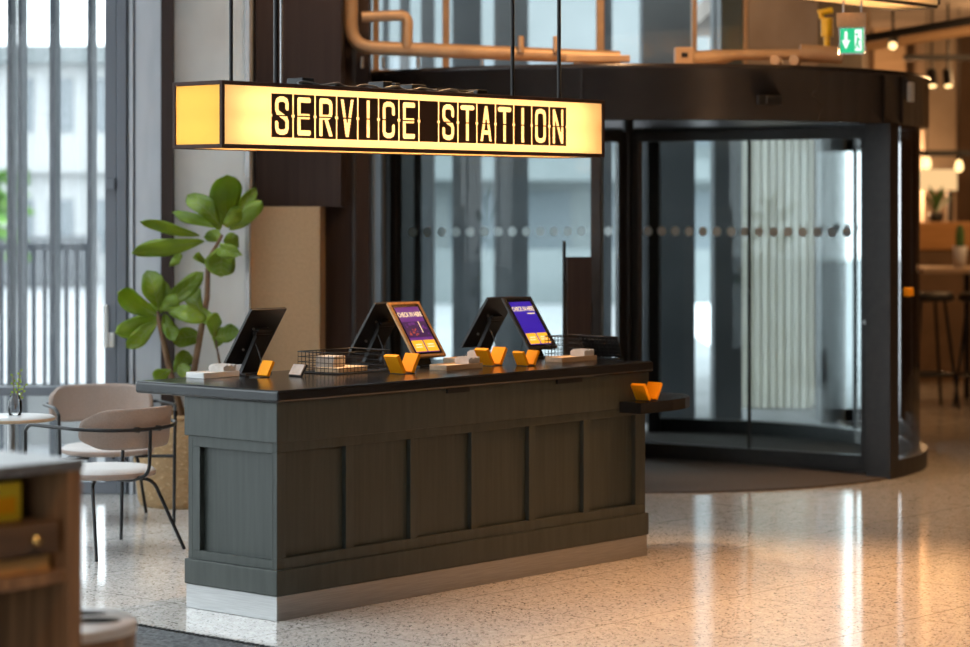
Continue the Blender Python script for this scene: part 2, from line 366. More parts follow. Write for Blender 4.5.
# pale office building across the street
b = thing('office_building', 'pale blurred office building seen through the tall window', 'building', (-11.2, 60, 0))
m = MB(); m.box(-7, 2.6, 0, 6, 0, 5.3); m.box(-7.2, 2.8, -.3, 0, 2.6, 3.4); m.build('wall', M['facadew'], b)
m = MB(); m.box(-7.2, 2.8, -.4, 6.2, 5.3, 5.75); m.build('roof', M['facadeg'], b)
for r, z in enumerate((.6, 3.6)):
    for k in range(9):
        m = MB(); m.box(-6.6+k*1.0, -6.6+k*1.0+.62, -.03, .05, z, z+1.35); m.build('window', M['winpane'], b)
m = MB(); m.box(-3.6, -.6, -2.5, -.5, 0, 1.1); tag(m.build('street_kiosk', M['extcol']), 'low dark box in front of the office building', 'kiosk').location = (-8.2, 56, 0)
# vertical fins outside the window
for px, wd in ((12, 4.5), (22.5, 4.5), (55, 6), (92, 5), (109, 3.5)):
    m = MB(); c = P(px, 200, 16.6); h = wd/2/FPX*16.6; m.box(-h, h, -.1, .1, 0, 4.6)
    o = m.build('facade_fin', M['greydark']); o.location = (c.x, 16.6, -.03)
    nm = {12: 'outermost at the photo edge beside the green tree', 22.5: 'second from the photo edge', 55: 'widest, in the middle of the pane', 92: 'beside the end of the railing', 109: 'thin one behind the window handle'}[px]
    tag(o, 'grey vertical fin outside the tall window, '+nm, 'facade fin', 'fins outside the tall window')
rl = thing('railing', 'grey upright-bar balustrade outside the tall window', 'railing', (0, 17.6, -.03))
m = MB(); m.box(-4.6, xz(92, 17.6), -.03, .03, 1.47, 1.52); m.build('top_rail', M['greydark'], rl)
m = MB(); m.box(-4.6, xz(92, 17.6), -.02, .02, .46, .50); m.build('bottom_rail', M['greydark'], rl)
for k in range(17):
    x = xz(88-k*10.8, 17.6); m = MB(); m.box(x-.014, x+.014, -.014, .014, .50 if k % 8 else 0, 1.47); m.build('baluster', M['greydark'], rl)
m = MB(); m.box(-4.8, -1.95, 18.3, 18.5, -.03, .42); struct(m.build('parapet_wall', M['facadew']))
t = thing('street_tree', 'bright green tree behind the fins at the photo edge', 'tree', (-8.1, 40, -.03))
m = MB(); m.tube([(0, 0, 0), (.03, 0, 1.2)], .06, 8); m.build('trunk', M['bark'], t)
m = MB()
for k in range(70):
    a = random.uniform(0, 6.28); r = random.uniform(0, .55); z = 1.5+random.uniform(-.6, .9)
    c = Vector((r*math.cos(a), r*math.sin(a), z)); s = random.uniform(.15, .3)
    q = Matrix.Rotation(random.uniform(0, 6), 3, Vector((random.random(), random.random(), random.random()+.1)).normalized())
    m.add([c+q@Vector((-s, 0, 0)), c+q@Vector((0, -s*.6, .05)), c+q@Vector((s, 0, 0)), c+q@Vector((0, s*.6, .05))], [(0, 1, 2, 3)])
m.build('foliage', M['hedge'], t)
# columns and blocks beyond the revolving door
ext = [(386, 5, 21, 'extcol'), (405, 9, 21, 'extcol'), (428, 13, 21, 'extcol'), (467, 29, 22, 'extcol'), (511, 34, 21, 'extcol'), (604, 14, 21, 'extcol'),
       (667, 52, 20.2, 'extcol'), (726, 27, 20.2, 'extcol'), (829, 22, 20.2, 'extcol')]
names = ['thin dark exterior post nearest the brown wall', 'narrow dark exterior post beyond the upper glass corner', 'dark exterior post left of the black door joint',
         'wide grey exterior pillar behind the copper-framed tablet', 'wide dark exterior pillar behind the tablet with blue screen', 'dark exterior post beside the slim info totem',
         'broad dark exterior pillar at the inner edge of the door leaf', 'dark exterior pillar in the middle of the door leaf', 'dark exterior pillar near the outer stile of the leaf']
for (px, wd, Y, k), nm in zip(ext, names):
    h = wd/2/FPX*Y; m = MB(); m.box(-h, h, -.2, .2, 0, 5.2); o = m.build('exterior_pillar', M[k]); o.location = (xz(px, Y), Y, -.03)
    tag(o, nm, 'pillar', 'pillars outside the entrance')
m = MB(); n = 120; a, c = xz(741, 21.5), xz(818, 21.5); vs = []
for k in range(n+1):
    x = a+(c-a)*k/n; y = .035*math.sin(k*.52)+.012*math.sin(k*1.31)
    vs += [(x, 21.5+y, -.03), (x, 21.5+y, 3.6)]
m.add(vs, [(2*k, 2*k+2, 2*k+3, 2*k+1) for k in range(n)], 0, True)
tag(m.build('fabric_screen', M['curtain']), 'pale folded fabric screen outside, seen through the revolving door leaf', 'curtain')
b = thing('city_building', 'pale grey building across the forecourt beyond the revolving door', 'building', (0, 48, -.03))
m = MB(); m.box(-7, 14, 0, 6, 0, 13); m.build('wall', M['facadeg'], b)
m = MB(); m.box(-7, 14, -1.2, 0, 2.3, 2.7); m.build('ledge', M['facadeg'], b)
m = MB(); m.box(-7, 14, -3.5, -3.2, 0, 1.0); m.build('garden_wall', M['facadeg'], b)
for k in range(14):
    m = MB(); m.box(-6.7+k*1.5, -5.8+k*1.5, -.03, .04, .5, 2.1); m.build('window', M['winpane'], b)
    m = MB(); m.box(-6.7+k*1.5, -5.8+k*1.5, -.03, .04, 3.0, 4.7); m.build('window', M['winpane'], b)

# ------------------------------------------------------------------ revolving door
DC = Vector((1.0, 16.89, 0)); R = 2.06
rd = thing('revolving_door', 'large dark bronze revolving door with curved canopy and glass wings', 'revolving door', DC)
def ang(d): return math.radians(d)
m = MB(); m.lathe([(R-.22, 2.293), (R, 2.293), (R, 2.60), (R+.012, 2.60), (R+.012, 2.634), (R-.02, 2.634)], 96); m.build('canopy_fascia', M['canopy'], rd)
m = MB(); m.lathe([(R-.02, 2.634), (.001, 2.634)], 64, smooth=False); m.build('canopy_top', M['pipe'], rd)
m = MB(); m.lathe([(R-.22, 2.293), (R-.22, 2.36), (.001, 2.36)], 64, smooth=False); m.build('canopy_soffit', M['darkframe'], rd)
for d in (-101.5, -41, -34):
    m = MB(); a = ang(d); Mx = Matrix.Rotation(a, 4, 'Z'); m.box(R-.01, R+.006, -.006, .006, 2.293, 2.60, 0, Mx); m.build('fascia_joint', M['black'], rd)
se = MB(); Mx = Matrix.Rotation(ang(-68.5), 4, 'Z'); se.box(R-.01, R+.014, -.085, .085, 2.385, 2.445, 0, Mx); se.box(R+.01, R+.022, -.03, .03, 2.39, 2.435, 0, Mx); se.build('motion_sensor', M['blackplastic'], rd, .012)
RG = 2.0
for (a0, a1) in ((143.5, 261.5), (-36.0, 81.5)):
    m = MB(); m.lathe([(RG, .115), (RG, 2.293)], 40, a0=ang(a0), a1=ang(a1)); m.build('curved_glass', M['doorglass'], rd)
    m = MB(); m.lathe([(RG-.05, 0), (RG+.05, 0), (RG+.05, .115), (RG-.05, .115), (RG-.05, 0)], 40, a0=ang(a0), a1=ang(a1), smooth=False); m.build('glass_base', M['darkframe'], rd)
for d, wd in ((143.5, .07), (81.5, .07), (-36.0, .10), (261.5, .05)):
    m = MB(); Mx = Matrix.Rotation(ang(d), 4, 'Z'); m.box(RG-.12, R, -wd, wd*.3, 0, 2.30, 0, Mx); m.build('post', M['darkframe'], rd, .006)
for d in (-142+360, 30):
    m = MB(); Mx = Matrix.Rotation(ang(d), 4, 'Z'); m.box(RG-.012, RG+.012, -.012, .012, .115, 2.293, 0, Mx); m.build('glass_joint', M['black'], rd)
m = MB(); m.tube([(0, 0, 0), (0, 0, 2.36)], .035, 16); m.build('centre_shaft', M['darkframe'], rd)
for i, d in enumerate((-33, 207, 87)):
    Mx = Matrix.Rotation(ang(d), 4, 'Z'); L0, L1 = .04, 1.84
    m = MB()
    m.box(L0, L0+.055, -.03, .03, .02, 2.28, 0, Mx); m.box(L1-.075, L1, -.03, .03, .02, 2.28, 0, Mx)
    m.box(L0+.055, L1-.075, -.03, .03, 2.205, 2.28, 0, Mx); m.box(L0+.055, L1-.075, -.03, .03, .02, .125, 0, Mx)
    wg = m.build('wing_frame', M['darkframe'], rd, .005)
    m = MB(); m.box(L0+.055, L1-.075, -.005, .005, .125, 2.205, 0, Mx); m.build('pane', M['doorglass'], wg)
    if i == 0:
        m = MB(); m.box(.93, .945, -.012, .012, .125, 2.205, 0, Mx); m.build('glass_joint', M['black'], wg)
        m = MB(); m.tube([Mx@Vector((L1-.037, -.034, 1.0)), Mx@Vector((L1-.037, -.05, 1.0))], .014, 12); m.build('lock', M['steel'], wg)
    n = 15
    for k in range(n):
        x = .16+k*.107
        m = MB(); c = [Mx@Vector((x+.033*math.cos(2*PI*q/16), -.008, 1.588+.033*math.sin(2*PI*q/16))) for q in range(16)]
        c2 = [Mx@Vector((x+.033*math.cos(2*PI*q/16), .008, 1.588+.033*math.sin(2*PI*q/16))) for q in range(16)]
        m.add(c, [tuple(range(16))])
        m.build('safety_dot', M['dot'], wg)
m = MB(); m.lathe([(R-.02, .0), (R-.02, .012), (.001, .012)], 72, smooth=False); m.build('floor_mat', M['mat'], rd)
Mx = Matrix.Rotation(ang(-31), 4, 'Z')
m = MB(); m.box(R, R+.03, -.035, .035, 2.44, 2.57, 0, Mx); o = m.build('switch_plate', M['white'], rd, .006); o['label'] = 'white switch plate'
Mx = Matrix.Rotation(ang(-34), 4, 'Z')
m = MB(); m.box(R-.02, R+.03, .05, .13, 1.17, 1.23, 0, Mx); o = m.build('emergency_button', M['orange'], rd, .012); o['label'] = 'orange emergency button'

# pipes over the canopy
pp = thing('sprinkler_pipe', 'thick tan insulated pipe bending down and running over the canopy', 'pipe', (0, 0, 0))
def arc_pts(pts, r=.12, n=6):
    pts = [Vector(p) for p in pts]; out = [pts[0]]
    for i in range(1, len(pts)-1):
        a, b, c = pts[i-1], pts[i], pts[i+1]; d1 = (a-b).normalized(); d2 = (c-b).normalized()
        rr = min(r, (a-b).length*.45, (c-b).length*.45)
        p0 = b+d1*rr; p1 = b+d2*rr
        for k in range(n+1):
            t = k/n; out.append(p0*(1-t)**2+b*2*t*(1-t)+p1*t*t)
    out.append(pts[-1]); return out
YP = 15.36
m = MB(); m.tube(arc_pts([P(351, -60, YP), P(351, 47, YP), P(620, 58, YP)], .14), .045, 14); m.build('main_pipe', M['pipe'], pp)
m = MB(); m.tube(arc_pts([P(362, 17, YP-.02), P(408, 15, YP-.02), P(407, 48, YP-.02)], .06), .035, 12); m.build('branch_pipe', M['pipe'], pp)
for px in (362, 383, 418, 482):
    m = MB(); c = P(px, 52, YP); m.tube([(c.x, c.y, 2.636), (c.x, c.y, c.z-.03)], .012, 8); m.build('pipe_support', M['steel'], pp)
for px in (521, 556):
    m = MB(); c = P(px, 52, YP-.05); m.tube([c, c+Vector((0, 0, .1))], .02, 10); m.build('pipe_fitting', M['pipe'], pp)
p2 = thing('drain_pipe', 'fat tan pipe lying along the top of the canopy', 'pipe', (0, 0, 0))
m = MB(); m.tube([P(690, 59.5, 15.7), P(718, 58, 15.7), P(735, 55, 15.7), P(800, 54.5, 15.7)], [.055, .055, .035, .035], 14); m.tube([P(800, 53, 15.7), P(842, 55, 15.7)], .058, 14); m.build('pipe_body', M['pipe'], p2)
for px in (776, 795):
    m = MB(); c = P(px, 61, 15.6); m.tube([c+Vector((-.02, -.10, 0)), c+Vector((.02, .06, 0))], .032, 14); m.build('pipe_branch', M['pipe'], p2)
vv = MB(); c = P(827, 49, 15.7); vv.tube([c, c+Vector((0, 0, .08))], .022, 12); vv.tube([c+Vector((0, 0, .08)), c+Vector((0, 0, .20))], .04, 12); vv.tube([c+Vector((-.03, 0, .2)), c+Vector((-.05, 0, .235)), c+Vector((.035, 0, .25))], .022, 10); vv.build('valve', M['yellow'], p2)
bx = thing('cable_box', 'pale box fitting standing on top of the canopy', 'junction box', P(684, 61, 15.4))
m = MB(); m.box(-.06, .06, -.05, .05, -.03, .085); m.build('box', M['pipe'], bx, .008)
m = MB(); m.box(-.02, .02, -.056, -.05, .02, .05); m.build('opening', M['black'], bx)
m = MB(); a = P(565, 59, 15.3); m.box(a.x, P(628, 59, 15.3).x, 15.08, 15.20, 2.66, 2.70); m.box(a.x+.05, a.x+.09, 15.11, 15.15, 2.634, 2.66); m.box(a.x+.3, a.x+.34, 15.11, 15.15, 2.634, 2.66)
tag(m.build('cable_tray', M['pipe'], None, .004), 'flat tan cable tray lying on the canopy edge', 'cable tray')

# ------------------------------------------------------------------ service counter
cn = thing('service_counter', 'long dark green panelled service counter with black worktop', 'counter', C0, AX)
LU, LV, IN, RC = 2.6, .582, .013, .025
m = MB(); m.box(IN+RC, LU-IN-RC, IN+RC, LV-IN-RC, .10, .925); m.build('carcass', M['greenp'], cn)
m = MB(); m.box(.006, LU-.006, .006, LV-.006, 0, .105); m.build('kick_plate', M['steel'], cn, .002, 1, 'brushed steel kick plate')
m = MB(); m.box(0, LU, 0, LV, .106, .215); m.build('plinth', M['green'], cn, .004)
m = MB(); m.box(0, LU, 0, LV, .755, .925); m.build('frieze', M['green'], cn, .003)
f = MB()
def rail_front(v0, v1):
    f.box(IN, LU-IN, v0, v1, .215, .263); f.box(IN, LU-IN, v0, v1, .713, .755)
    e = [IN]
    for k in range(6): e += [.065+.415*k, .431+.415*k]
    e.append(LU-IN)
    for k in range(0, len(e), 2): f.box(e[k], e[k+1], v0, v1, .263, .713)
rail_front(IN, IN+RC); f.build('front_frame', M['green'], cn, .0015, 1)
f = MB(); rail_front(LV-IN-RC, LV-IN); f.build('back_frame', M['green'], cn)
for (u0, u1) in ((IN, IN+RC), (LU-IN-RC, LU-IN)):
    f = MB(); a, b = IN+RC, LV-IN-RC
    f.box(u0, u1, a, b, .215, .255); f.box(u0, u1, a, b, .708, .755); f.box(u0, u1, a, .052, .255, .708); f.box(u0, u1, .495, b, .255, .708)
    f.build('end_frame', M['green'], cn, .0015, 1)
m = MB(); m.box(-.022, LU+.004, -.028, .885, .926, .98); m.build('worktop', M['top'], cn, .012, 3, 'glossy black worktop')
for (u0, u1) in ((1.07, 1.22), (1.86, 2.05)):
    m = MB(); m.box(u0, u1, -.012, .004, .905, .9255); m.build('finger_pull', M['black'], cn)
# side shelf
poly = [(2.353, -.14), (2.62, -.135), (2.76, -.11), (2.87, -.055), (2.945, .02), (2.985, .10), (3.0, .18), (2.985, .27), (2.93, .34), (2.82, .39), (2.606, .40), (2.606, -.001), (2.353, -.001)]
m = MB(); m.prism(poly, .735, .79); m.build('side_shelf', M['top'], cn, .006, 3, 'low rounded black side shelf')
m = MB(); m.box(2.602, 2.85, .27, .30, .70, .735); m.box(2.602, 2.63, .27, .30, .55, .70); m.build('shelf_bracket', M['black'], cn)

# ------------------------------------------------------------------ the lit sign
S0 = Vector((-.1085*10.3, 10.3, 0)); SL, SWD, SZ0, SZ1 = 2.63, .316, 2.006, 2.295
sg = thing('service_station_sign', 'long hanging lightbox sign reading SERVICE STATION above the counter', 'sign', S0+Vector((0, 0, SZ0)), AX)
H = SZ1-SZ0; t = .018
m = MB()
for v in (0, SWD-t):
    for z in (0, H-t): m.box(0, SL, v, v+t, z, z+t)
    for u in (0, SL-t): m.box(u, u+t, v, v+t, t, H-t)
for u in (0, SL-t):
    for z in (0, H-t): m.box(u, u+t, t, SWD-t, z, z+t)
m.build('frame', M['signframe'], sg, .002, 1)
m = MB(); m.box(t, SL-t, t, SWD-t, H-.008, H-.002); m.build('lid', M['darkframe'], sg)
m = MB(); m.box(t, SL-t, t, SWD-t, .003, .007); m.build('bottom_panel', M['cream'], sg)
for v in (.007, SWD-.007):
    m = MB(); m.quad((t, v, t), (SL-t, v, t), (SL-t, v, H-t), (t, v, H-t)); m.build('front_diffuser' if v < .1 else 'rear_diffuser', M['cream'], sg)
for u in (.007, SL-.007):
    m = MB(); m.quad((u, t, t), (u, SWD-t, t), (u, SWD-t, H-t), (u, t, H-t)); m.build('end_diffuser', M['cream_dim'], sg)
for v in (.13, .19):
    m = MB(); m.tube([(.11, v, H/2), (SL-.11, v, H/2)], .013, 10); m.build('lamp_tube', M['tube'], sg)
def seg_d(px, py, a, b):
    vx, vy = b[0]-a[0], b[1]-a[1]; l = vx*vx+vy*vy; q = max(0, min(1, ((px-a[0])*vx+(py-a[1])*vy)/l)) if l else 0
    return math.hypot(px-a[0]-q*vx, py-a[1]-q*vy)
LW, LH, ST = .70, 1.33, .185
h = ST/2; lx, rx, by, ty, mx_, my = h, LW-h, h, LH-h, LW/2, LH/2
def oval(top=True, bot=True): return [(lx+.17, by), (lx+.05, by+.04), (lx, by+.19), (lx, ty-.19), (lx+.05, ty-.04), (lx+.17, ty), (rx-.17, ty), (rx-.05, ty-.04), (rx, ty-.19), (rx, by+.19), (rx-.05, by+.04), (rx-.17, by), (lx+.17, by)]
GL = {
 'S': [[(rx, ty-.30), (rx, ty-.17), (rx-.05, ty-.04), (rx-.16, ty), (lx+.16, ty), (lx+.05, ty-.04), (lx, ty-.17), (lx, my+.24), (lx+.06, my+.10), (rx-.06, my-.10), (rx, my-.24), (rx, by+.17), (rx-.05, by+.04), (rx-.16, by), (lx+.16, by), (lx+.05, by+.04), (lx, by+.17), (lx, by+.30)]],
 'E': [[(lx, by), (lx, ty)], [(lx, ty), (rx, ty)], [(lx, my), (rx-.04, my)], [(lx, by), (rx, by)]],
 'R': [[(lx, 0), (lx, ty), (rx-.15, ty), (rx-.04, ty-.05), (rx, ty-.17), (rx, my+.17), (rx-.04, my+.05), (rx-.15, my), (lx, my)], [(mx_-.02, my), (rx, 0)]],
 'V': [[(lx, LH), (mx_, 0)], [(rx, LH), (mx_, 0)]],
 'I': [[(mx_, 0), (mx_, LH)]],
 'C': [[(rx, ty-.33), (rx, ty-.17), (rx-.05, ty-.04), (rx-.16, ty), (lx+.16, ty), (lx+.05, ty-.04), (lx, ty-.17), (lx, by+.17), (lx+.05, by+.04), (lx+.16, by), (rx-.16, by), (rx-.05, by+.04), (rx, by+.17), (rx, by+.33)]],
 'T': [[(lx-.06, ty), (rx+.06, ty)], [(mx_, 0), (mx_, ty)]],
 'A': [[(lx, 0), (mx_, LH)], [(rx, 0), (mx_, LH)], [(lx+.12, .33), (rx-.12, .33)]],
 'O': [oval()],
 'N': [[(lx, 0), (lx, LH)], [(rx, 0), (rx, LH)], [(lx, LH), (rx, 0)]], ' ': []}
def lit(ch, x, y):
    if not (0 <= y <= LH and -.08 <= x <= LW+.08): return False
    if abs(y-my) < .022: return False
    hh = h*(.9 if ch in 'VAN' else 1)
    for pl in GL[ch]:
        for a, b in zip(pl, pl[1:]):
            if seg_d(x, y, a, b) < hh: return True
    return False
u0, u1 = .291, 2.329; pitch = (u1-u0)/15; tw = pitch-.011; z0, z1 = 2.058-SZ0, 2.249-SZ0
NXC, NYC = 44, 66
cache = {}
for i, ch in enumerate('SERVICE STATION'):
    ua = u0+i*pitch+.0055
    if ch not in cache:
        m = MB(); cw, chh = tw/NXC, (z1-z0)/NYC; sc = 1/tw; thg = (z1-z0)*sc
        for r in range(NYC):
            run = None
            for c in range(NXC+1):
                dark = False
                if c < NXC:
                    x = (c+.5)/NXC; y = (r+.5)/NYC*thg
                    notch = (x < .05 or x > .95) and abs(y-thg/2) < .055
                    dark = not notch and not lit(ch, x-(1-LW)/2, y-(thg-LH)/2)
                if dark and run is None: run = c
                if not dark and run is not None:
                    m.box(run*cw, c*cw, 0, .003, r*chh, (r+1)*chh); run = None
        o = m.build('flap_tile', M['tile'], sg); cache[ch] = o
    else:
        o = cache[ch].copy(); COL.objects.link(o); o.parent = sg
    o.location = (ua, .0035, z0)
    o['label'] = 'dark tile with the letter '+ch if ch != ' ' else 'blank dark tile'
def suv(px, v):
    q = (px-CX)/FPX; return (q*(10.3+.656*v)-S0.x+.755*v)/(.656-.755*q)
def su(px):
    q = (px-CX)/FPX; return (10.3*q+1.1176)/(.656-.755*q)
for (u, v, r) in ((suv(276, .03), .03, .011), (suv(231, SWD-.03), SWD-.03, .009), (suv(559, .03), .03, .010), (suv(512.5, SWD-.03), SWD-.03, .010)):
    m = MB(); m.tube([(u, v, H-.002), (u, v, 4.3-SZ0)], r, 10); m.build('hanging_rod', M['black'], sg)
m = MB(); u = suv(279.5, .03); m.tube([(u+.012, .03, H-.002), (u+.012, .03, 4.3-SZ0)], .007, 8); m.build('power_cable', M['steel'], sg)
for (pa, pb, hh) in ((312, 324, .036), (345, 352, .02), (393, 402, .04), (405, 410, .036), (422, 436, .034), (446, 462, .018), (463, 479, .02), (487, 497, .026)):
    m = MB(); m.box(su(pa), su(pb), .06, .16, H-.002, H-.002+hh); m.build('connector', M['blackplastic'], sg, .004)
cb = MB(); pts = []
for k in range(30):
    pts.append((su(305)+k*.04, .045+.012*math.sin(k*1.9), H+.008+.008*math.sin(k*1.3)))
cb.tube(pts, .006, 6); cb.build('cable', M['steel'], sg)

# ------------------------------------------------------------------ tablets
def text_faces(s, size):
    c = bpy.data.curves.new('tmp_text', 'FONT'); c.body = s; c.size = size; c.align_x = 'CENTER'; c.align_y = 'CENTER'; c.offset = size*.02
    o = bpy.data.objects.new('tmp_text', c); COL.objects.link(o)
    dg = bpy.context.evaluated_depsgraph_get(); me = o.evaluated_get(dg).to_mesh()
    vs = [v.co.copy() for v in me.vertices]; fs = [tuple(p.vertices) for p in me.polygons]
    o.evaluated_get(dg).to_mesh_clear(); bpy.data.objects.remove(o); bpy.data.curves.remove(c)
    return vs, fs
TW, TL, TZ0, TZ1, TY = .225, .318, .050, .310, -.183
def tablet(u, v, face_front, style, label):
    t = thing('tablet_stand', label, 'tablet', U(u, v, .98), AX+(0 if face_front else PI), 'check-in tablets on the counter')
    bot = Vector((0, TY, TZ0)); top = Vector((0, 0, TZ1)); up = (top-bot).normalized(); X = Vector((1, 0, 0)); nrm = X.cross(up).normalized()
    if nrm.y > 0: nrm = -nrm
    def Q(a, b, c=0): return bot+X*a+up*b+nrm*c          # a across, b up the tablet, c out of the screen
    def slab(mb, a0, a1, b0, b1, c0, c1, mi=0):
        vs = [Q(a, b, c) for c in (c0, c1) for b in (b0, b1) for a in (a0, a1)]
        mb.add(vs, [(0, 2, 3, 1), (4, 5, 7, 6), (0, 1, 5, 4), (2, 6, 7, 3), (0, 4, 6, 2), (1, 3, 7, 5)], mi)
    m = MB(); W2 = TW/2; Ln = (top-bot).length; e = .016
    slab(m, -W2, W2, 0, Ln, -.012, -.002); slab(m, -W2, -W2+e, 0, Ln, -.002, .003); slab(m, W2-e, W2, 0, Ln, -.002, .003); slab(m, -W2+e, W2-e, 0, e, -.002, .003); slab(m, -W2+e, W2-e, Ln-e, Ln, -.002, .003)
    m.build('case', M['tabbronze'] if style in ('picture',) else M['tabframe'], t, .003)
    m = MB(); z = .0006
    slab(m, -W2+e, W2-e, e, Ln-e, -.002, 0, 0)
    a0, a1 = -W2+e+.012, W2-e-.012; b0, b1 = e+.012, Ln-e-.014
    def rect(x0, x1, y0, y1, mi, c=z): m.quad(Q(x0, y0, c), Q(x1, y0, c), Q(x1, y1, c), Q(x0, y1, c), mi)
    if style != 'off':
        base = 1 if style == 'blue' else 2
        rect(a0, a1, b0, b1, base)
        mid = (a0+a1)/2
        rect(a0+.002, mid-.004, b0+.004, b0+.068, 3, 2*z); rect(mid+.004, a1-.002, b0+.004, b0+.068, 3, 2*z)
        for xx in ((a0+mid)/2, (a1+mid)/2):
            rect(xx-.022, xx+.022, b0+.040, b0+.047, 4, 3*z); rect(xx-.028, xx+.02, b0+.026, b0+.032, 4, 3*z)
        vs, fs = text_faces('CHECK IN HERE', .0235)
        m.add([Q(p.x, b1-.045+p.y*1.55, 2*z) for p in vs], fs, 4)
        if style == 'blue':
            rect(.015, a1-.01, b1-.076, b1-.070, 4, 2*z)
        else:
            rect(a0, a1, b0+.085, b1-.085, 5, 2*z)
            for k in range(26):
                x = random.uniform(a0+.01, a1-.02); y = random.uniform(b0+.09, b1-.1); s = random.uniform(.006, .018)
                rect(x, min(x+s, a1), y, y+s*.8, 6 if x < -.01 and y < (b0+b1)/2+.01 else 2, 3*z)
            rect(.028, .034, b0+.11, b1-.085, 4, 4*z)
    m.build('screen', [M['screenblk'], M['scr_blue'], M['scr_purple'], M['scr_orange'], M['scr_cream'], M['scr_dark'], M['scr_red']], t)
    cmx = MB(); c = Q(0, Ln-e*.5, .0035); cmx.tube([c, c+nrm*.001], .003, 8); cmx.build('camera_lens', M['black'], t)
    # leaning leg
    lg = MB(); A = Vector((0, -.135, .008)); B = Vector((0, -.028, .215)); d = (B-A).normalized(); q = X.cross(d).normalized(); wv = .044
    vs = []
    for p, ww in ((A, wv*1.15), (B, wv*.85)):
        for s1 in (-1, 1):
            for s2 in (-1, 1): vs.append(p+X*ww*s1+q*.011*s2)
    lg.add(vs, [(0, 1, 3, 2), (4, 6, 7, 5), (0, 4, 5, 1), (2, 3, 7, 6), (0, 2, 6, 4), (1, 5, 7, 3)]); lg.build('leg', M['blackplastic'], t, .003)
    br = MB(); br.box(-.05, .05, -.052, -.030, .180, .205); br.tube([Vector((-.05, -.037, .195)), Vector((.05, -.037, .195))], .012, 12)
    for sx in (-.045, .045):
        for bb in (.09, .21): c = Q(sx, bb, -.012); sw = MB(); sw.tube([c, c-nrm*.008], .006, 10); sw.build('mounting_screw', M['steel'], t)
    br.build('mount', M['tabframe'], t)
    bs = MB(); bs.box(-.085, .085, -.19, -.06, 0, .009); bs.build('base_plate', M['blackplastic'], t, .004)
    cc = MB(); pts = [Vector((.03, -.06, .16)), Vector((.045, -.01, .10)), Vector((.05, .015, .03)), Vector((.055, .02, .006)), Vector((.09, .03, .004)), Vector((.12, .0, .004))]
    cc.tube(arc_pts(pts, .04), .0028, 6); cc.build('charging_cable', M['blackplastic'], t)
    return t
tablet(.61, .687, False, 'off', 'black tablet on leaning stand, alone at the end by the fig plant')
tablet(1.50, .755, False, 'off', 'black tablet seen from behind, back to back with the copper-framed one')
tablet(1.525, .69, True, 'picture', 'copper-framed tablet with purple picture screen and orange buttons')
tablet(2.36, .775, False, 'off', 'black tablet seen from behind, back to back with the blue-screened one')
tablet(2.395, .70, True, 'blue', 'dark-framed tablet with deep blue screen and orange buttons')

# ------------------------------------------------------------------ things on the counter
def card_holder(u, v, z, label, rot=0, s=1.0, only=(-1, 1)):
    t = thing('card_holder', label, 'card holder', U(u, v, z), AX+rot, 'orange card holders')
    m = MB(); m.box(-.03*s, .03*s, -.036*s, .036*s, 0, .004); m.build('base', M['blackplastic'], t)
    for sg_ in only:
        Mx = Matrix.Translation((sg_*.012*s, 0, .004)) @ Matrix.Rotation(sg_*math.radians(30), 4, 'Y')
        m = MB(); x0, x1 = (0, .016*s) if sg_ > 0 else (-.016*s, 0)
        m.box(x0, x1, -.034*s, .034*s, .006, .082*s, 0, Mx)
        o = m.build('card_stack', M['orange'], t, .001, 1)
    return t
card_holder(.49, .62, .98, 'orange card holder beside the tablet at the fig plant end', 0, 1.0, (1,))
card_holder(1.10, .30, .98, 'orange V-shaped card holder in front of the wire basket', 0, 1.25)
card_holder(1.80, .36, .98, 'larger orange card holder below the blue-screened tablet', 0, 1.2)
card_holder(1.90, .22, .98, 'orange card holder nearest the worktop edge below the blue screen', 0, 1.0)
card_holder(2.49, -.07, .7905, 'orange V-shaped card holder on the low rounded side shelf', 0, 1.2)

def wire_basket(u, v, w, d, h, label, rot=0):
    t = thing('wire_basket', label, 'basket', U(u, v, .98), AX+rot, 'wire baskets on the counter')
    r = .0017; x0, x1, y0, y1 = -w/2, w/2, -d/2, d/2; z0 = .004; sp = .024
    m = MB(); m.tube([(x0, y0, h), (x1, y0, h), (x1, y1, h), (x0, y1, h)], .003, 6, closed=True); m.tube([(x0, y0, z0), (x1, y0, z0), (x1, y1, z0), (x0, y1, z0)], .0025, 6, closed=True); m.build('rim', M['black'], t)
    nx, ny, nz = round(w/sp), round(d/sp), round(h/sp)
    for nm, axis, c in (('side_mesh', 'x', y0), ('side_mesh', 'x', y1), ('side_mesh', 'y', x0), ('side_mesh', 'y', x1)):
        m = MB(); a0, a1, n = (x0, x1, nx) if axis == 'x' else (y0, y1, ny)
        pt = (lambda a, z: (a, c, z)) if axis == 'x' else (lambda a, z: (c, a, z))
        for k in range(n+1): a = a0+(a1-a0)*k/n; m.tube([pt(a, z0), pt(a, h)], r, 4)
        for k in range(1, nz): z = z0+(h-z0)*k/nz; m.tube([pt(a0, z), pt(a1, z)], r, 4)
        m.build(nm, M['black'], t)
    m = MB()
    for k in range(nx+1): a = x0+w*k/nx; m.tube([(a, y0, z0), (a, y1, z0)], r, 4)
    for k in range(ny+1): a = y0+d*k/ny; m.tube([(x0, a, z0), (x1, a, z0)], r, 4)
    m.build('bottom_mesh', M['black'], t)
    return t
wire_basket(1.0, .58, .36, .25, .10, 'black wire basket of leaflets between the first two tablets')
wire_basket(2.49, .46, .20, .09, .115, 'black wire basket behind the blue-screened tablet, nearer the far end')
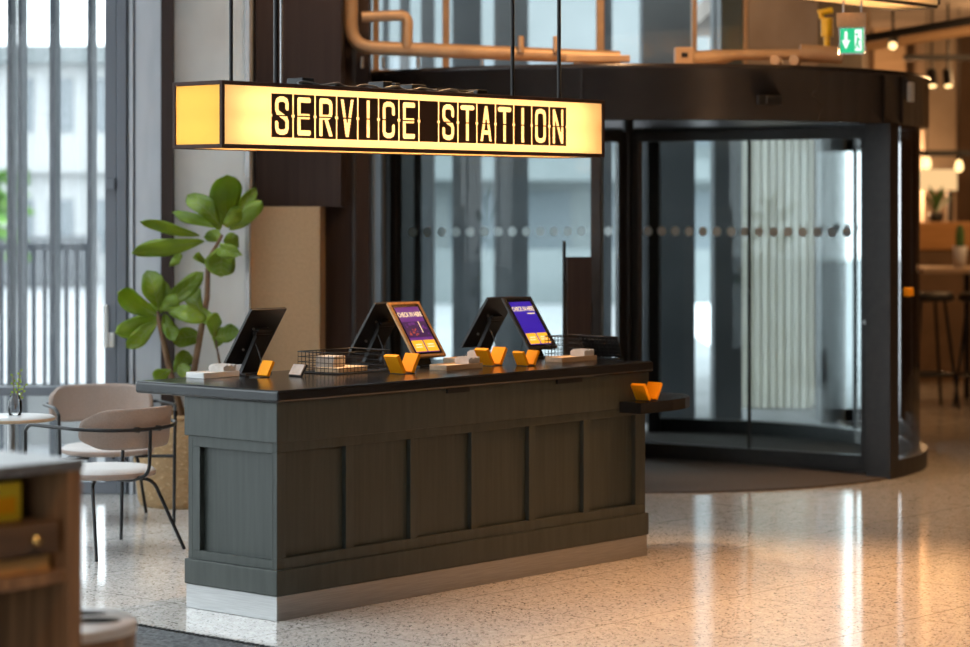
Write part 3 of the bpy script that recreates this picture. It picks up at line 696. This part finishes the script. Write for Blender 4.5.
# the contents of the first basket
def card_tray(u, v, w, d, label, rot=0, z=.98, stack=True):
    t = thing('card_tray', label, 'tray', U(u, v, z), AX+rot, 'card trays on the counter')
    m = MB(); m.box(-w/2, w/2, -d/2, d/2, 0, .008); m.box(-w/2, w/2, -d/2, -d/2+.006, .008, .026); m.box(-w/2, w/2, d/2-.006, d/2, .008, .026); m.box(-w/2, -w/2+.006, -d/2+.006, d/2-.006, .008, .026)
    m.build('tray', M['palewood'] if stack else M['white'], t, .002)
    m = MB()
    for k in range(9):
        x = w/2-.09+k*.009; m.box(x, x+.006, -d/2+.01, d/2-.01, .008, .048+.004*(k % 3))
    m.build('card_row', M['paper'], t)
    m = MB(); m.box(-w/2+.01, w/2-.10, -d/2+.01, d/2-.01, .008, .022); m.build('flat_cards', M['orangedge'] if stack else M['paper'], t)
    return t
card_tray(1.50, .32, .26, .11, 'wooden card tray in front of the copper-framed tablet')
card_tray(1.93, .62, .26, .11, 'wooden card tray farther back between the two lit tablets')
card_tray(2.33, .285, .28, .11, 'wooden card tray beside the blue-screened tablet, by the wire basket')
card_tray(.37, .80, .22, .12, 'white card tray beside the tablet at the fig plant end', 0, .98, False)
m = MB(); Mx = Matrix.Rotation(math.radians(6), 4, 'Z'); m.box(-.12, .10, -.07, .07, 0, .022, 0, Mx); o = m.build('leaflet_pile', M['orangedge'], None, .002); o.location = U(.98, .57, .9862); o.rotation_euler.z = AX; tag(o, 'pile of pale brown leaflets lying in the wire basket', 'leaflets')
m = MB(); m.box(-.05, .05, -.05, .05, 0, .05); o = m.build('paper_pad', M['paper'], None, .002); o.location = U(.93, .60, 1.0085); o.rotation_euler.z = AX+.2; tag(o, 'white block of cards on the leaflets in the wire basket', 'note pad')
t = thing('leaflet_easel', 'small grey leaflet easel between the end tablet and the wire basket', 'leaflet easel', U(.63, .53, .98), AX)
m = MB(); Mx = Matrix.Rotation(math.radians(35), 4, 'Y'); m.box(-.004, .004, -.04, .04, 0, .065, 0, Mx); m.build('backboard', M['blackplastic'], t); m = MB(); m.box(-.011, -.0045, -.037, .037, .004, .06, 0, Mx); m.build('leaflet', M['paper'], t)
# leaning wire rack at the far end
t = thing('wire_rack', 'leaning black wire rack at the far end of the worktop', 'rack', U(2.575, .27, .9825), AX)
Mx = Matrix.Rotation(math.radians(-24), 4, 'Y')
m = MB(); m.tube([Mx@Vector(p) for p in ((0, -.125, .003), (0, .125, .003), (0, .125, .125), (0, -.125, .125))], .005, 6, closed=True); m.build('frame', M['black'], t)
m = MB()
for k in range(11): y = -.125+.25*k/10; m.tube([Mx@Vector((0, y, .003)), Mx@Vector((0, y, .125))], .0035, 4)
for k in range(1, 6): z = .003+.122*k/6; m.tube([Mx@Vector((0, -.125, z)), Mx@Vector((0, .125, z))], .0035, 4)
m.build('grid', M['black'], t)
m = MB(); m.box(.006, .010, -.118, .118, .008, .118, 0, Mx); m.build('backing_board', M['blackplastic'], t)
m = MB(); m.tube([(0.0, -.12, .003), (-.035, -.12, .003), (-.035, .12, .003), (0.0, .12, .003)], .003, 6); m.build('foot', M['black'], t)

# ------------------------------------------------------------------ info totem behind the counter
t = thing('info_totem', 'slim dark brown info totem standing behind the counter', 'totem', (xz(577, 14.1), 14.1, 0), .25)
m = MB(); m.box(-.20, .20, -.15, .15, 0, .02); m.build('base', M['black'], t, .004)
m = MB(); m.box(-.065, .083, -.02, .02, .10, CAMZ-50/FPX*14.1); m.build('panel', M['brownpanel'], t, .004)
m = MB(); m.box(-.083, -.065, -.012, .012, .02, CAMZ-75/FPX*14.1); m.build('side_rail', M['darkframe'], t)
m = MB(); m.tube([(-.072, 0.02, .02), (-.072, 0.02, CAMZ-34/FPX*14.1)], .010, 10); m.build('pole', M['black'], t)
m = MB(); m.box(.078, .088, -.03, -.02, .95, 1.2); m.build('handle', M['black'], t)

# ------------------------------------------------------------------ chairs and table
def chair(loc, yaw, label):
    # local: +y is the way the sitter faces, origin on the floor under the seat
    t = thing('armchair', label, 'chair', loc, yaw, 'taupe armchairs by the window')
    fr = .0095
    m = MB(); prof = [(.001, .430), (.16, .433), (.235, .427), (.255, .411), (.255, .399), (.235, .385), (.001, .383)]; m.lathe(prof, 40, (0, -.02, 0)); m.build('seat', M['seatgrey'], t)
    m = MB(); m.lathe([(.257, .411), (.259, .405), (.257, .389), (.235, .381), (.001, .379)], 40, (0, -.02, 0)); m.build('seat_base', M['taupe'], t)
    # curved back shell
    def back(mi_r, th):
        m = MB(); nU, nV = 36, 12; z0, z1 = .540, .745; grids = []
        for side in (0, 1):
            g = []
            for j in range(nV+1):
                for i in range(nU+1):
                    s = -1+2*i/nU; q = -1+2*j/nV
                    # superellipse outline
                    hw = (1-abs(q)**4.5*.17)
                    a = s*hw*math.radians(58); r = .36-side*th
                    zz = (z0+z1)/2+q*(z1-z0)/2*(1-abs(s)**7*.30)
                    lean = (zz-.62)*.16
                    g.append(Vector((r*math.sin(a)*.98, .02-r*math.cos(a)-lean, zz)))
            grids.append(g)
        K = nU+1; n0 = len(grids[0]); fs = []
        for j in range(nV):
            for i in range(nU):
                a = j*K+i; fs.append((a, a+1, a+K+1, a+K)); fs.append((n0+a, n0+a+K, n0+a+K+1, n0+a+1))
        ring = [i for i in range(K)]+[j*K+nU for j in range(1, nV+1)]+[nV*K+i for i in range(nU-1, -1, -1)]+[j*K for j in range(nV-1, 0, -1)]
        for a, b in zip(ring, ring[1:]+ring[:1]): fs.append((a, n0+a, n0+b, b))
        m.add(grids[0]+grids[1], fs, 0, True); return m
    back(.3, .026).build('backrest', M['taupe'], t)
    # arm loop running behind the back and down to the front legs
    rr = .377; pts = []
    pts.append((-.315, .225, 0)); pts.append((-.32, .22, .40)); pts.append((-.325, .215, .62)); pts.append((-.335, .17, .655))
    for k in range(13):
        a = math.radians(-60+120*k/12); pts.append((rr*math.sin(a), .02-rr*math.cos(a)-.012, .66-.02*math.cos(a)))
    pts += [(.335, .17, .655), (.325, .215, .62), (.32, .22, .40), (.315, .225, 0)]
    pl = pts[3:-3]
    m = MB(); m.tube(arc_pts([pts[2]]+pl+[pts[-3]], .05, 4), fr, 10); m.build('arm_loop', M['black'], t)
    for sgn in (-1, 1):
        m = MB(); m.tube([(sgn*.315, .225, 0), (sgn*.32, .22, .40), (sgn*.325, .215, .62)], fr, 10); m.build('leg', M['black'], t)
        m = MB(); m.tube(arc_pts([(sgn*.29, -.30, 0), (sgn*.20, -.16, .355), (sgn*.10, -.06, .37)], .05), fr, 10); m.build('leg', M['black'], t)
        m = MB(); m.tube([(sgn*.32, .22, .375), (sgn*.14, .10, .37)], fr, 8); m.build('stretcher', M['black'], t)
    m = MB(); m.tube(arc_pts([(0, .02-rr-.012, .64), (0, -.36, .41), (0, -.22, .37), (0, .12, .37)], .06), fr, 10); m.build('spine', M['black'], t)
    for sx in (-.07, .07):
        m = MB(); m.tube([(sx, -.362, .64), (sx, -.328, .64)], .014, 10); m.build('bracket', M['black'], t)
    return t
F1, F2 = Vector((-1.93, 11.98, 0)), Vector((-1.532, 12.44, 0))
ctr = (F1+F2)/2+Vector((-.755, .656, 0))*.30
chair(ctr, AX, 'taupe armchair seen from behind, beside the counter end')
chair((-2.10, 13.52, 0), PI+math.radians(22), 'taupe armchair facing the room, in front of the woven planter')
t = thing('side_table', 'small round pale side table with thin steel leg at the photo edge', 'table', (xz(11, 11.75), 11.75, 0))
m = MB(); m.lathe([(.001, .74), (.205, .74), (.21, .735), (.21, .725), (.20, .718), (.001, .718)], 48); m.build('table_top', M['tabletop'], t)
m = MB(); m.lathe([(.2115, .736), (.2135, .73), (.2115, .722)], 48); m.build('edge_band', M['palewood'], t)
m = MB(); m.tube([(0, 0, .012), (0, 0, .718)], .018, 14); m.build('leg', M['steel'], t)
m = MB(); m.lathe([(.001, .012), (.14, .012), (.145, .006), (.145, 0), (.001, 0)], 36); m.build('base', M['black'], t)
v = thing('bud_vase', 'small clear glass bud vase holding a green sprig', 'vase', (xz(15, 11.8), 11.8, .74))
m = MB(); m.lathe([(.001, .002), (.030, .002), (.034, .02), (.033, .07), (.024, .085), (.027, .105)], 24); m.build('vase_body', M['clearvase'], v)
m = MB(); m.lathe([(.001, .055), (.031, .055)], 24); m.build('water', M['clearvase'], v)
sp = MB(); lf = MB()
for k in range(4):
    a = k*1.7; tip = Vector((.03*math.cos(a)+.02, .03*math.sin(a), .15+.025*k)); sp.tube([(0, 0, .03), tip*.6, tip], .0016, 5)
    for j in range(7):
        c = tip*(.55+.07*j); b = a+j*2.2; q = Vector((math.cos(b), math.sin(b)*.6, .5)).normalized(); s = .017; w_ = q.cross(Vector((.2, 1, .1))).normalized()
        lf.add([c, c+q*s*.5+w_*s*.35, c+q*s, c+q*s*.5-w_*s*.35], [(0, 1, 2, 3)])
sp.build('stem', M['bark'], v); lf.build('sprig_leaves', M['leaf'], v)

# ------------------------------------------------------------------ fig plant in woven basket
PC = Vector((-1.75, 14.34, 0))
bk = thing('woven_planter', 'round woven seagrass planter behind the chairs', 'planter', PC)
m = MB(); m.lathe([(.001, 0), (.285, 0), (.30, .03), (.325, .25), (.315, .46), (.30, .53), (.285, .53), (.30, .46), (.30, .44)], 48); m.build('basket', M['basket'], bk)
m = MB(); m.tube([(.297*math.cos(2*PI*k/40), .297*math.sin(2*PI*k/40), .53) for k in range(40)], .016, 8, closed=True); m.build('rim', M['basket'], bk)
m = MB(); m.lathe([(.300, .44), (.001, .47)], 32); m.build('soil', M['soil'], bk)
fg = thing('fiddle_leaf_fig', 'tall two-stemmed fiddle-leaf fig with big glossy green leaves', 'plant', PC+Vector((0, 0, .46)))
def F(x, y, dz=0):       # crop coordinates of the photograph's plant -> local point
    p = P(x/2.94+105, y/2.94+165, 14.2+dz); return p-(PC+Vector((0, 0, .46)))
st = MB(); st.tube([(.06, 0, 0), F(258, 625), F(283, 480), F(300, 390), F(303, 280), F(345, 205)], [.022, .020, .019, .017, .015, .009], 10); st.build('stem', M['bark'], fg)
st = MB(); st.tube([(-.03, .05, 0), F(187, 590), F(160, 460), F(155, 430)], [.02, .018, .016, .010], 10); st.build('stem', M['bark'], fg)
st = MB(); st.tube([(.10, .02, .0), F(320, 620), F(338, 585), F(325, 515)], [.013, .010, .008, .005], 8); st.build('stem', M['bark'], fg)
leaves = [(360, 185, 355, 36, 92), (338, 178, 250, 92, 60), (340, 182, 216, 142, 34), (368, 192, 458, 112, 44), (365, 190, 440, 72, 40), (292, 225, 94, 252, 50), (278, 208, 112, 168, 32),
          (345, 238, 340, 320, 86), (335, 245, 392, 262, 40), (380, 200, 368, 240, 46), (222, 262, 198, 292, 26), (157, 420, 128, 318, 66), (152, 440, 38, 378, 60), (160, 432, 278, 322, 52),
          (155, 442, 170, 345, 60), (165, 450, 40, 488, 56), (152, 460, 72, 532, 48), (175, 440, 203, 505, 44), (185, 430, 285, 448, 48), (282, 430, 250, 375, 60), (285, 500, 206, 512, 54),
          (322, 505, 318, 436, 44), (325, 508, 388, 488, 50), (325, 540, 345, 478, 40), (200, 610, 246, 552, 50), (192, 602, 152, 626, 40), (300, 290, 262, 262, 26), (340, 190, 300, 120, 50),
          (350, 180, 400, 130, 44), (155, 430, 90, 420, 44), (165, 425, 215, 390, 44), (285, 420, 305, 460, 34), (345, 210, 300, 210, 36), (210, 590, 240, 610, 40)]
lv = MB(); lvd = MB()
for i, (bx_, by_, tx, ty_, wd) in enumerate(leaves):
    d0 = random.uniform(-.10, .10); d1 = d0+random.uniform(-.14, .12)
    b = F(bx_, by_, d0*.4); tp = F(tx, ty_, d1); tp = b+(tp-b)*1.08; ax = tp-b; Ln = ax.length; ax.normalize()
    view = (PC+b-Vector((0, 0, CAMZ))).normalized()
    side = ax.cross(view).normalized(); side = (side+Vector((0, 1, 0))*random.uniform(-.25, .25)+Vector((0, 0, 1))*random.uniform(-.1, .2)); side = (side-ax*side.dot(ax)).normalized()
    nrm = side.cross(ax).normalized()
    if nrm.z < 0: nrm = -nrm
    W = 1.42*wd/2.94/FPX*14.2/2;  nL, nW = 12, 6; vs = []; dr = random.uniform(-.03, .05)*1.0
    for a in range(nL+1):
        s = a/nL
        wv = W*(max(0, math.sin(PI*min(1, s**.85)))**.55)*(.42+.62*s) if 0 < s < 1 else .0015
        cen = b+ax*(Ln*s)+nrm*(dr*math.sin(PI*s)-.10*Ln*s*s)
        for c in range(nW+1):
            q = -1+2*c/nW
            rip = .011*math.sin(9*s+3*q+i)*abs(q)
            wq = wv*(1+.09*math.sin(7*s+i)*q)
            vs.append(cen+side*wq*q+nrm*(.22*wv*abs(q)+rip))
    fs = [(a*(nW+1)+c, a*(nW+1)+c+1, (a+1)*(nW+1)+c+1, (a+1)*(nW+1)+c) for a in range(nL) for c in range(nW)]
    lv.add(vs, fs, 0, True)
    mid = [vs[a*(nW+1)+nW//2] for a in range(nL+1)]
    lv.tube([p+nrm*.0008 for p in mid], [.0035*(1-.75*a/nL) for a in range(nL+1)], 4, 1)
    for a in range(2, nL-1, 2):
        for c in (0, nW): e2 = min(a+2, nL); p0 = mid[a]; p1 = vs[e2*(nW+1)+(1 if c == 0 else nW-1)]; pm = vs[(a+1)*(nW+1)+(2 if c == 0 else nW-2)]; lv.tube([p0+nrm*.001, pm+nrm*.002, p1+nrm*.001], [.0016, .0013, .0008], 4, 1)
    st_ = F(bx_, by_, d0*.4)
o = lv.build('foliage', [M['leaf'], M['vein']], fg)
so = o.modifiers.new('solid', 'SOLIDIFY'); so.thickness = .0012

# ------------------------------------------------------------------ shelf unit, bin and rug in the foreground
SHC = Vector((xz(82, 6.5), 6.5, 0))
sh = thing('display_shelf', 'walnut display shelf with grey top at the photo edge', 'shelf unit', SHC, AX)
ZT = CAMZ-252/FPX*6.5
m = MB(); m.box(-1.3, .004, -.004, .42, ZT-.028, ZT); m.build('top', M['greytop'], sh, .003)
m = MB(); m.box(-.045, 0, 0, .415, 0, ZT-.028); m.build('side_panel', M['walnut'], sh, .002)
m = MB(); m.box(-1.3, -1.255, 0, .415, 0, ZT-.028); m.build('side_panel', M['walnut'], sh)
m = MB(); m.box(-1.255, -.045, .395, .415, 0, ZT-.028); m.build('back_panel', M['walnutdark'], sh)
def sz(y, Y=6.45): return CAMZ-(y-HY)/FPX*Y
m = MB(); m.box(-1.255, -.045, .012, .395, sz(584), sz(571)); m.build('shelf_board', M['walnut'], sh, .002)
m = MB(); m.box(-1.255, -.045, .03, .395, .05, .08); m.build('shelf_board', M['walnut'], sh)
dw = MB(); dw.box(-1.255, -.075, .004, .395, sz(551), sz(521)); dr_ = dw.build('drawer', M['walnutdark'], sh, .002)
kb = MB(); kx = -.167; kz = sz(536); kb.tube([(kx, .004, kz), (kx, -.012, kz)], .006, 10); kb.tube([(kx, -.012, kz), (kx, -.016, kz), (kx, -.024, kz), (kx, -.028, kz)], [.010, .0145, .0145, .009], 16); o = kb.build('knob', M['brass'], dr_); o['label'] = 'round brass knob'
o = MB().box(-.52, -.085, .03, .26, 0, sz(555)-sz(571)).build('book', M['orangewood'], None, .003); o.location = SHC+Vector((0, 0, sz(571))); o.rotation_euler.z = AX; tag(o, 'flat orange-brown book lying under the drawer of the walnut shelf', 'book')
t = thing('book', 'yellow picture book standing on the drawer of the walnut shelf', 'book', SHC+Vector((0, 0, sz(521))), AX)
m = MB(); m.box(-.36, -.124, .10, .125, 0, sz(482)-sz(521)); m.build('cover', M['yellow'], t, .002)
m = MB(); m.box(-.34, -.144, .0985, .0998, .02, .065, 0); m.build('picture_band', M['orange'], t)

bn = thing('waste_bin', 'round wooden waste bin with pale steel slotted lid', 'bin', (xz(56, 7.02), 7.02, 0))
BZ = CAMZ-413/FPX*7.02
m = MB(); m.lathe([(.001, 0), (.222, 0), (.228, .02), (.228, BZ-.03)], 56); m.build('body', M['walnut'], bn)
ld = MB(); ld.lathe([(.231, BZ-.032), (.233, BZ-.008), (.226, BZ), (.001, BZ)], 56); ld.build('lid', M['lid'], bn)
for (cx_, cy_, rx_, ry_) in ((.115, -.012, .075, .05), (.03, .115, .10, .04), (-.02, -.12, .10, .04)):
    m = MB(); vs = [(cx_+rx_*math.cos(2*PI*k/28), cy_+ry_*math.sin(2*PI*k/28)) for k in range(28)]; m.prism(vs, BZ-.001, BZ+.0012); m.build('slot', M['slot_shade'], bn)  # black ovals on the lid stand in for shade inside the slots

rg = thing('area_rug', 'charcoal woven rug with dotted edge in front of the counter', 'rug', U(-.47, 0, 0), AX)
m = MB(); m.box(-1.8, 0, -1.6, 1.6, 0, .009); m.build('pile', M['rug'], rg)
m = MB()
for k in range(110):
    y = -1.6+3.2*k/109; m.box(-.012, .012, y-.009, y+.009, .0, .014)
o = m.build('edge_stitching', M['black'], rg)

# ------------------------------------------------------------------ exit sign, second lightbox, bar fittings
ex = thing('exit_sign', 'green emergency exit sign hanging below the tan bracket', 'exit sign', P(852, 40, 14.3), math.radians(-14))
m = MB(); hw = .088; m.box(-hw, hw, -.025, .025, .075, .160); m.build('housing', M['tan'], ex, .003)
m = MB(); m.box(-.078, .078, -.012, .012, -.085, .075); m.build('panel', M['clearvase'], ex)
m = MB(); m.box(-.068, .068, -.010, .010, -.075, .068, 0); y = -.0145
def rectx(x0, x1, z0, z1, mi, yy): m.quad((x0, yy, z0), (x1, yy, z0), (x1, yy, z1), (x0, yy, z1), mi)
mm2 = m
m.quad((-.068, -.0135, -.075), (.068, -.0135, -.075), (.068, -.0135, .068), (-.068, -.0135, .068), 0)
rectx(-.042, -.026, -.012, .05, 1, y); m.add([(-.058, y, -.002), (-.034, y, -.055), (-.010, y, -.002)], [(0, 1, 2)], 1)
rectx(.018, .058, -.065, .060, 1, y)
y2 = -.0152
m.add([(.030+.008*math.cos(k*PI/5), y2, .032+.009*math.sin(k*PI/5)) for k in range(10)], [tuple(range(10))], 0)
for poly in ([(.030, .02), (.042, .012), (.040, -.02), (.028, -.014)], [(.028, -.014), (.038, -.018), (.050, -.05), (.042, -.055)], [(.028, -.010), (.034, -.018), (.026, -.055), (.018, -.052)], [(.040, .012), (.054, -.002), (.052, -.008), (.038, .004)]):
    m.add([(a, y2, b) for a, b in poly], [(3, 2, 1, 0)], 0)
m.build('pictogram', [M['green_sign'], M['white_sign']], ex)
for x in (-.05, .055):
    m = MB(); m.tube([(x, 0, .16), (x, 0, 4.3-P(852, 40, 14.3).z)], .006, 8); m.build('hanging_rod', M['steel'], ex)

Zl = 15.0; pc = P(892, 11, Zl)
lb = thing('ceiling_lightbox', 'yellow lit hanging lightbox above the exit sign', 'lightbox', pc, AX)
m = MB(); W_, H_, L_ = .34, .28, 2.4; t_ = .018
for v in (0, -W_+t_):
    for z in (0, H_-t_): m.box(-L_, 0, v-(0 if v else t_), v+(t_ if v else 0), z, z+t_)
for u in (-L_, -t_):
    for z in (0, H_-t_): m.box(u, u+t_, -W_+t_, -t_, z, z+t_)
    for v in (-W_, -t_): m.box(u, u+t_, v, v+t_, t_, H_-t_)
m.build('frame', M['darkframe'], lb)
m = MB(); m.quad((-L_+t_, -W_+t_, .006), (-t_, -W_+t_, .006), (-t_, -t_, .006), (-L_+t_, -t_, .006)); m.build('bottom_diffuser', M['cream'], lb)
m = MB(); m.quad((-L_+t_, -W_+.007, t_), (-t_, -W_+.007, t_), (-t_, -W_+.007, H_-t_), (-L_+t_, -W_+.007, H_-t_)); m.build('front_diffuser', M['cream'], lb)
m = MB(); m.quad((-L_+t_, -.007, t_), (-t_, -.007, t_), (-t_, -.007, H_-t_), (-L_+t_, -.007, H_-t_)); m.build('rear_diffuser', M['cream'], lb)
m = MB(); m.tube([(-L_+.2, -W_/2, .14), (-.2, -W_/2, .14)], .013, 10); m.build('lamp_tube', M['tube'], lb)
m = MB(); m.box(-L_+t_, -t_, -W_+t_, -t_, H_-.008, H_-.002); m.build('lid', M['darkframe'], lb)
for u in (-.3, -L_+.3):
    m = MB(); m.tube([(u, -W_/2, H_-.002), (u, -W_/2, 4.3-pc.z)], .008, 8); m.build('hanging_rod', M['black'], lb)

# bar beyond the door
YB = 23.4
def bar_box(name, px0, px1, py0, py1, Y, dep, mk, label, cat, bevel=.004):
    a = P(px0, py1, Y); c = P(px1, py0, Y); m = MB(); m.box(0, c.x-a.x, 0, dep, 0, c.z-a.z); o = m.build(name, M[mk], None, bevel); o.location = a
    return tag(o, label, cat) if label else o
a = P(924, 100, 25.2); c = P(956, 100, 25.2)
m = MB(); m.box(a.x, c.x, 25.2, 25.7, 0, 3.65); struct(m.build('pillar_bar', M['warmconc']))
m = MB(); m.box(P(874, 0, 25.8).x, P(906, 0, 25.8).x, 25.8, 26.0, 0, 3.65); struct(m.build('added_pale_panel', M['palewood']))  # pale panel added to brighten what shows through the curved glass
m = MB(); a = P(935, 0, 25.6); m.box(a.x, a.x+.55, 25.75, 26.0, 0, 1.2); struct(m.build('trim_6', M['palewood']))
bt = thing('bar_table', 'pale wooden bar table beyond the revolving door', 'table', (4.15, 21.6, 0))
zt = P(0, 268, 21.6).z
m = MB(); m.box(-.25, 1.9, 0, .75, zt-.05, zt); m.build('table_top', M['palewood'], bt, .006)
for x in (.25, 1.4):
    for y in (.08, .64): m = MB(); m.box(x, x+.05, y, y+.05, 0, zt-.05); m.build('leg', M['black'], bt)
m = MB(); m.box(.25, 1.45, .10, .13, .30, .33); m.build('footrest', M['black'], bt)
def stool(x, y, label):
    t = thing('bar_stool', label, 'stool', (x, y, 0), .2, 'black bar stools at the bar table'); t.scale = (1.2, 1.2, 1.33)
    m = MB(); m.lathe([(.001, .76), (.17, .76), (.19, .745), (.19, .71), (.17, .70), (.001, .70)], 28); m.build('seat', M['blackplastic'], t)
    for k in range(4):
        q = PI/4+k*PI/2; m = MB(); m.tube([(.13*math.cos(q), .13*math.sin(q), .70), (.24*math.cos(q), .24*math.sin(q), 0)], .013, 8); m.build('leg', M['black'], t)
    m = MB(); m.tube([(.215*math.cos(PI/4+k*PI/2), .215*math.sin(PI/4+k*PI/2), .22) for k in range(4)], .011, 8, closed=True); m.build('footrest', M['black'], t)
stool(P(928, 0, 21.2).x, 21.2, 'black bar stool half hidden by the curved door glass')
stool(P(985, 0, 21.1).x, 21.1, 'black bar stool cut by the photo edge, beside the cactus pot')
bc = thing('back_bar', 'honey wooden back bar with lit cream shade and shelf plant', 'bar cabinet', (P(908, 0, 24.2).x, 24.2, 0))
w_ = P(975, 0, 24.2).x-P(908, 0, 24.2).x+.6
m = MB(); m.box(0, w_, 0, .5, P(0, 250, 24.2).z, P(0, 222, 24.2).z); m.build('cabinet_front', M['orangewood'], bc, .01)
m = MB(); m.box(0, w_, .02, .48, 0, P(0, 250, 24.2).z); m.build('plinth', M['darkwall'], bc)
for x in (0, .47): m = MB(); m.box(x, x+.05, .36, .5, P(0, 222, 24.2).z, P(0, 190, 24.2).z); m.build('shelf_upright', M['black'], bc)
m = MB(); m.box(0, .53, .2, .5, P(0, 190, 24.2).z, P(0, 169, 24.2).z); m.build('light_box', M['shadecream'], bc)
m = MB(); m.box(-.3, 1.5, .1, .16, P(0, 156, 24.2).z, P(0, 150, 24.2).z); m.build('top_rail', M['black'], bc)
pl = thing('shelf_plant', 'spiky dark green plant on the honey wooden back bar', 'plant', (P(936, 0, 24.28).x, 24.28, P(0, 222, 24.2).z+.002))
m = MB(); m.lathe([(.001, 0), (.06, 0), (.075, .09), (.001, .08)], 20); m.build('pot', M['blackplastic'], pl)
m = MB()
for k in range(11):
    q = k*2.4; r = .13+.05*(k % 3); tip = Vector((r*math.cos(q), r*.5*math.sin(q), .25+.04*(k % 4))); b = Vector((0, 0, .07)); md = b.lerp(tip, .55)+Vector((0, 0, .05)); sd = Vector((-math.sin(q), math.cos(q), 0))*.026
    m.add([b, md-sd, tip, md+sd], [(0, 1, 2, 3)])
m.build('leaves', M['cactus'], pl)
cp = thing('cactus_pot', 'white pot with upright cactus on the bar table', 'plant', (P(960, 0, 21.9).x, 21.9, zt))
m = MB(); m.lathe([(.001, 0), (.048, 0), (.066, .19), (.06, .19), (.055, .17), (.001, .17)], 24); m.build('pot', M['potwhite'], cp)
m = MB(); m.tube([(0, 0, .17), (0, 0, .30), (0, 0, .36), (0, 0, .385)], [.04, .042, .03, .008], 12); m.build('cactus', M['cactus'], cp)
def spot(px, py, Y, label, facing=(0, -.4, -1)):
    p = P(px, py, Y); t = thing('track_spotlight', label, 'spotlight', p, 0, 'black spotlights under the bar ceiling')
    d = Vector(facing).normalized(); m = MB(); m.tube([-d*.10, d*.06], .045, 14); m.build('lamp_head', M['black'], t)
    m = MB(); m.tube([d*.045, d*.064], .036, 14); m.build('lens', M['bulb'], t)
    m = MB(); m.tube([(0, 0, .05), (0, 0, 3.65-p.z)], .012, 8); m.build('mounting_rod', M['black'], t)
spot(893, 43, 20.5, 'black spotlight with glowing lens below the lit lightbox', (-.2, -1, -.5))
spot(932, 80, 22.5, 'black spotlight on the pale bar column, inner one of the pair')
spot(948, 80, 22.5, 'black spotlight on the pale bar column, outer one of the pair')
m = MB(); m.tube([P(850, 41, 20), P(985, 18, 20)], .035, 10); tag(m.build('ceiling_pipe', M['black']), 'dark straight pipe slanting under the bar ceiling', 'pipe')
m = MB(); m.tube([P(850, 48, 21), P(990, 27, 21)], .05, 10); tag(m.build('ventilation_duct', M['tan']), 'tan round duct parallel to the dark ceiling pipe', 'duct')
m = MB(); a = P(905, 60, 22); m.box(a.x, a.x+1.2, 22, 22.1, a.z, a.z+.05); tag(m.build('lighting_track', M['black']), 'black lighting track over the bar', 'track')
for (px, py, nm) in ((927, 160, 'glowing pendant bulb by the curved glass over the lit cream box'), (959, 163, 'glowing pendant bulb beyond the lit cream box')):
    p = P(px, py, 23.0); t = thing('pendant_bulb', nm, 'pendant lamp', p, 0, 'pendant bulbs over the bar')
    m = MB(); m.lathe([(.001, -.09), (.03, -.075), (.042, -.04), (.03, .01), (.015, .03), (.001, .03)], 18); m.build('bulb', M['bulb'], t)
    m = MB(); m.tube([(0, 0, .03), (0, 0, .09)], .018, 10); m.build('socket', M['black'], t)
    m = MB(); m.tube([(0, 0, .09), (0, 0, 3.65-p.z)], .005, 6); m.build('cord', M['black'], t)
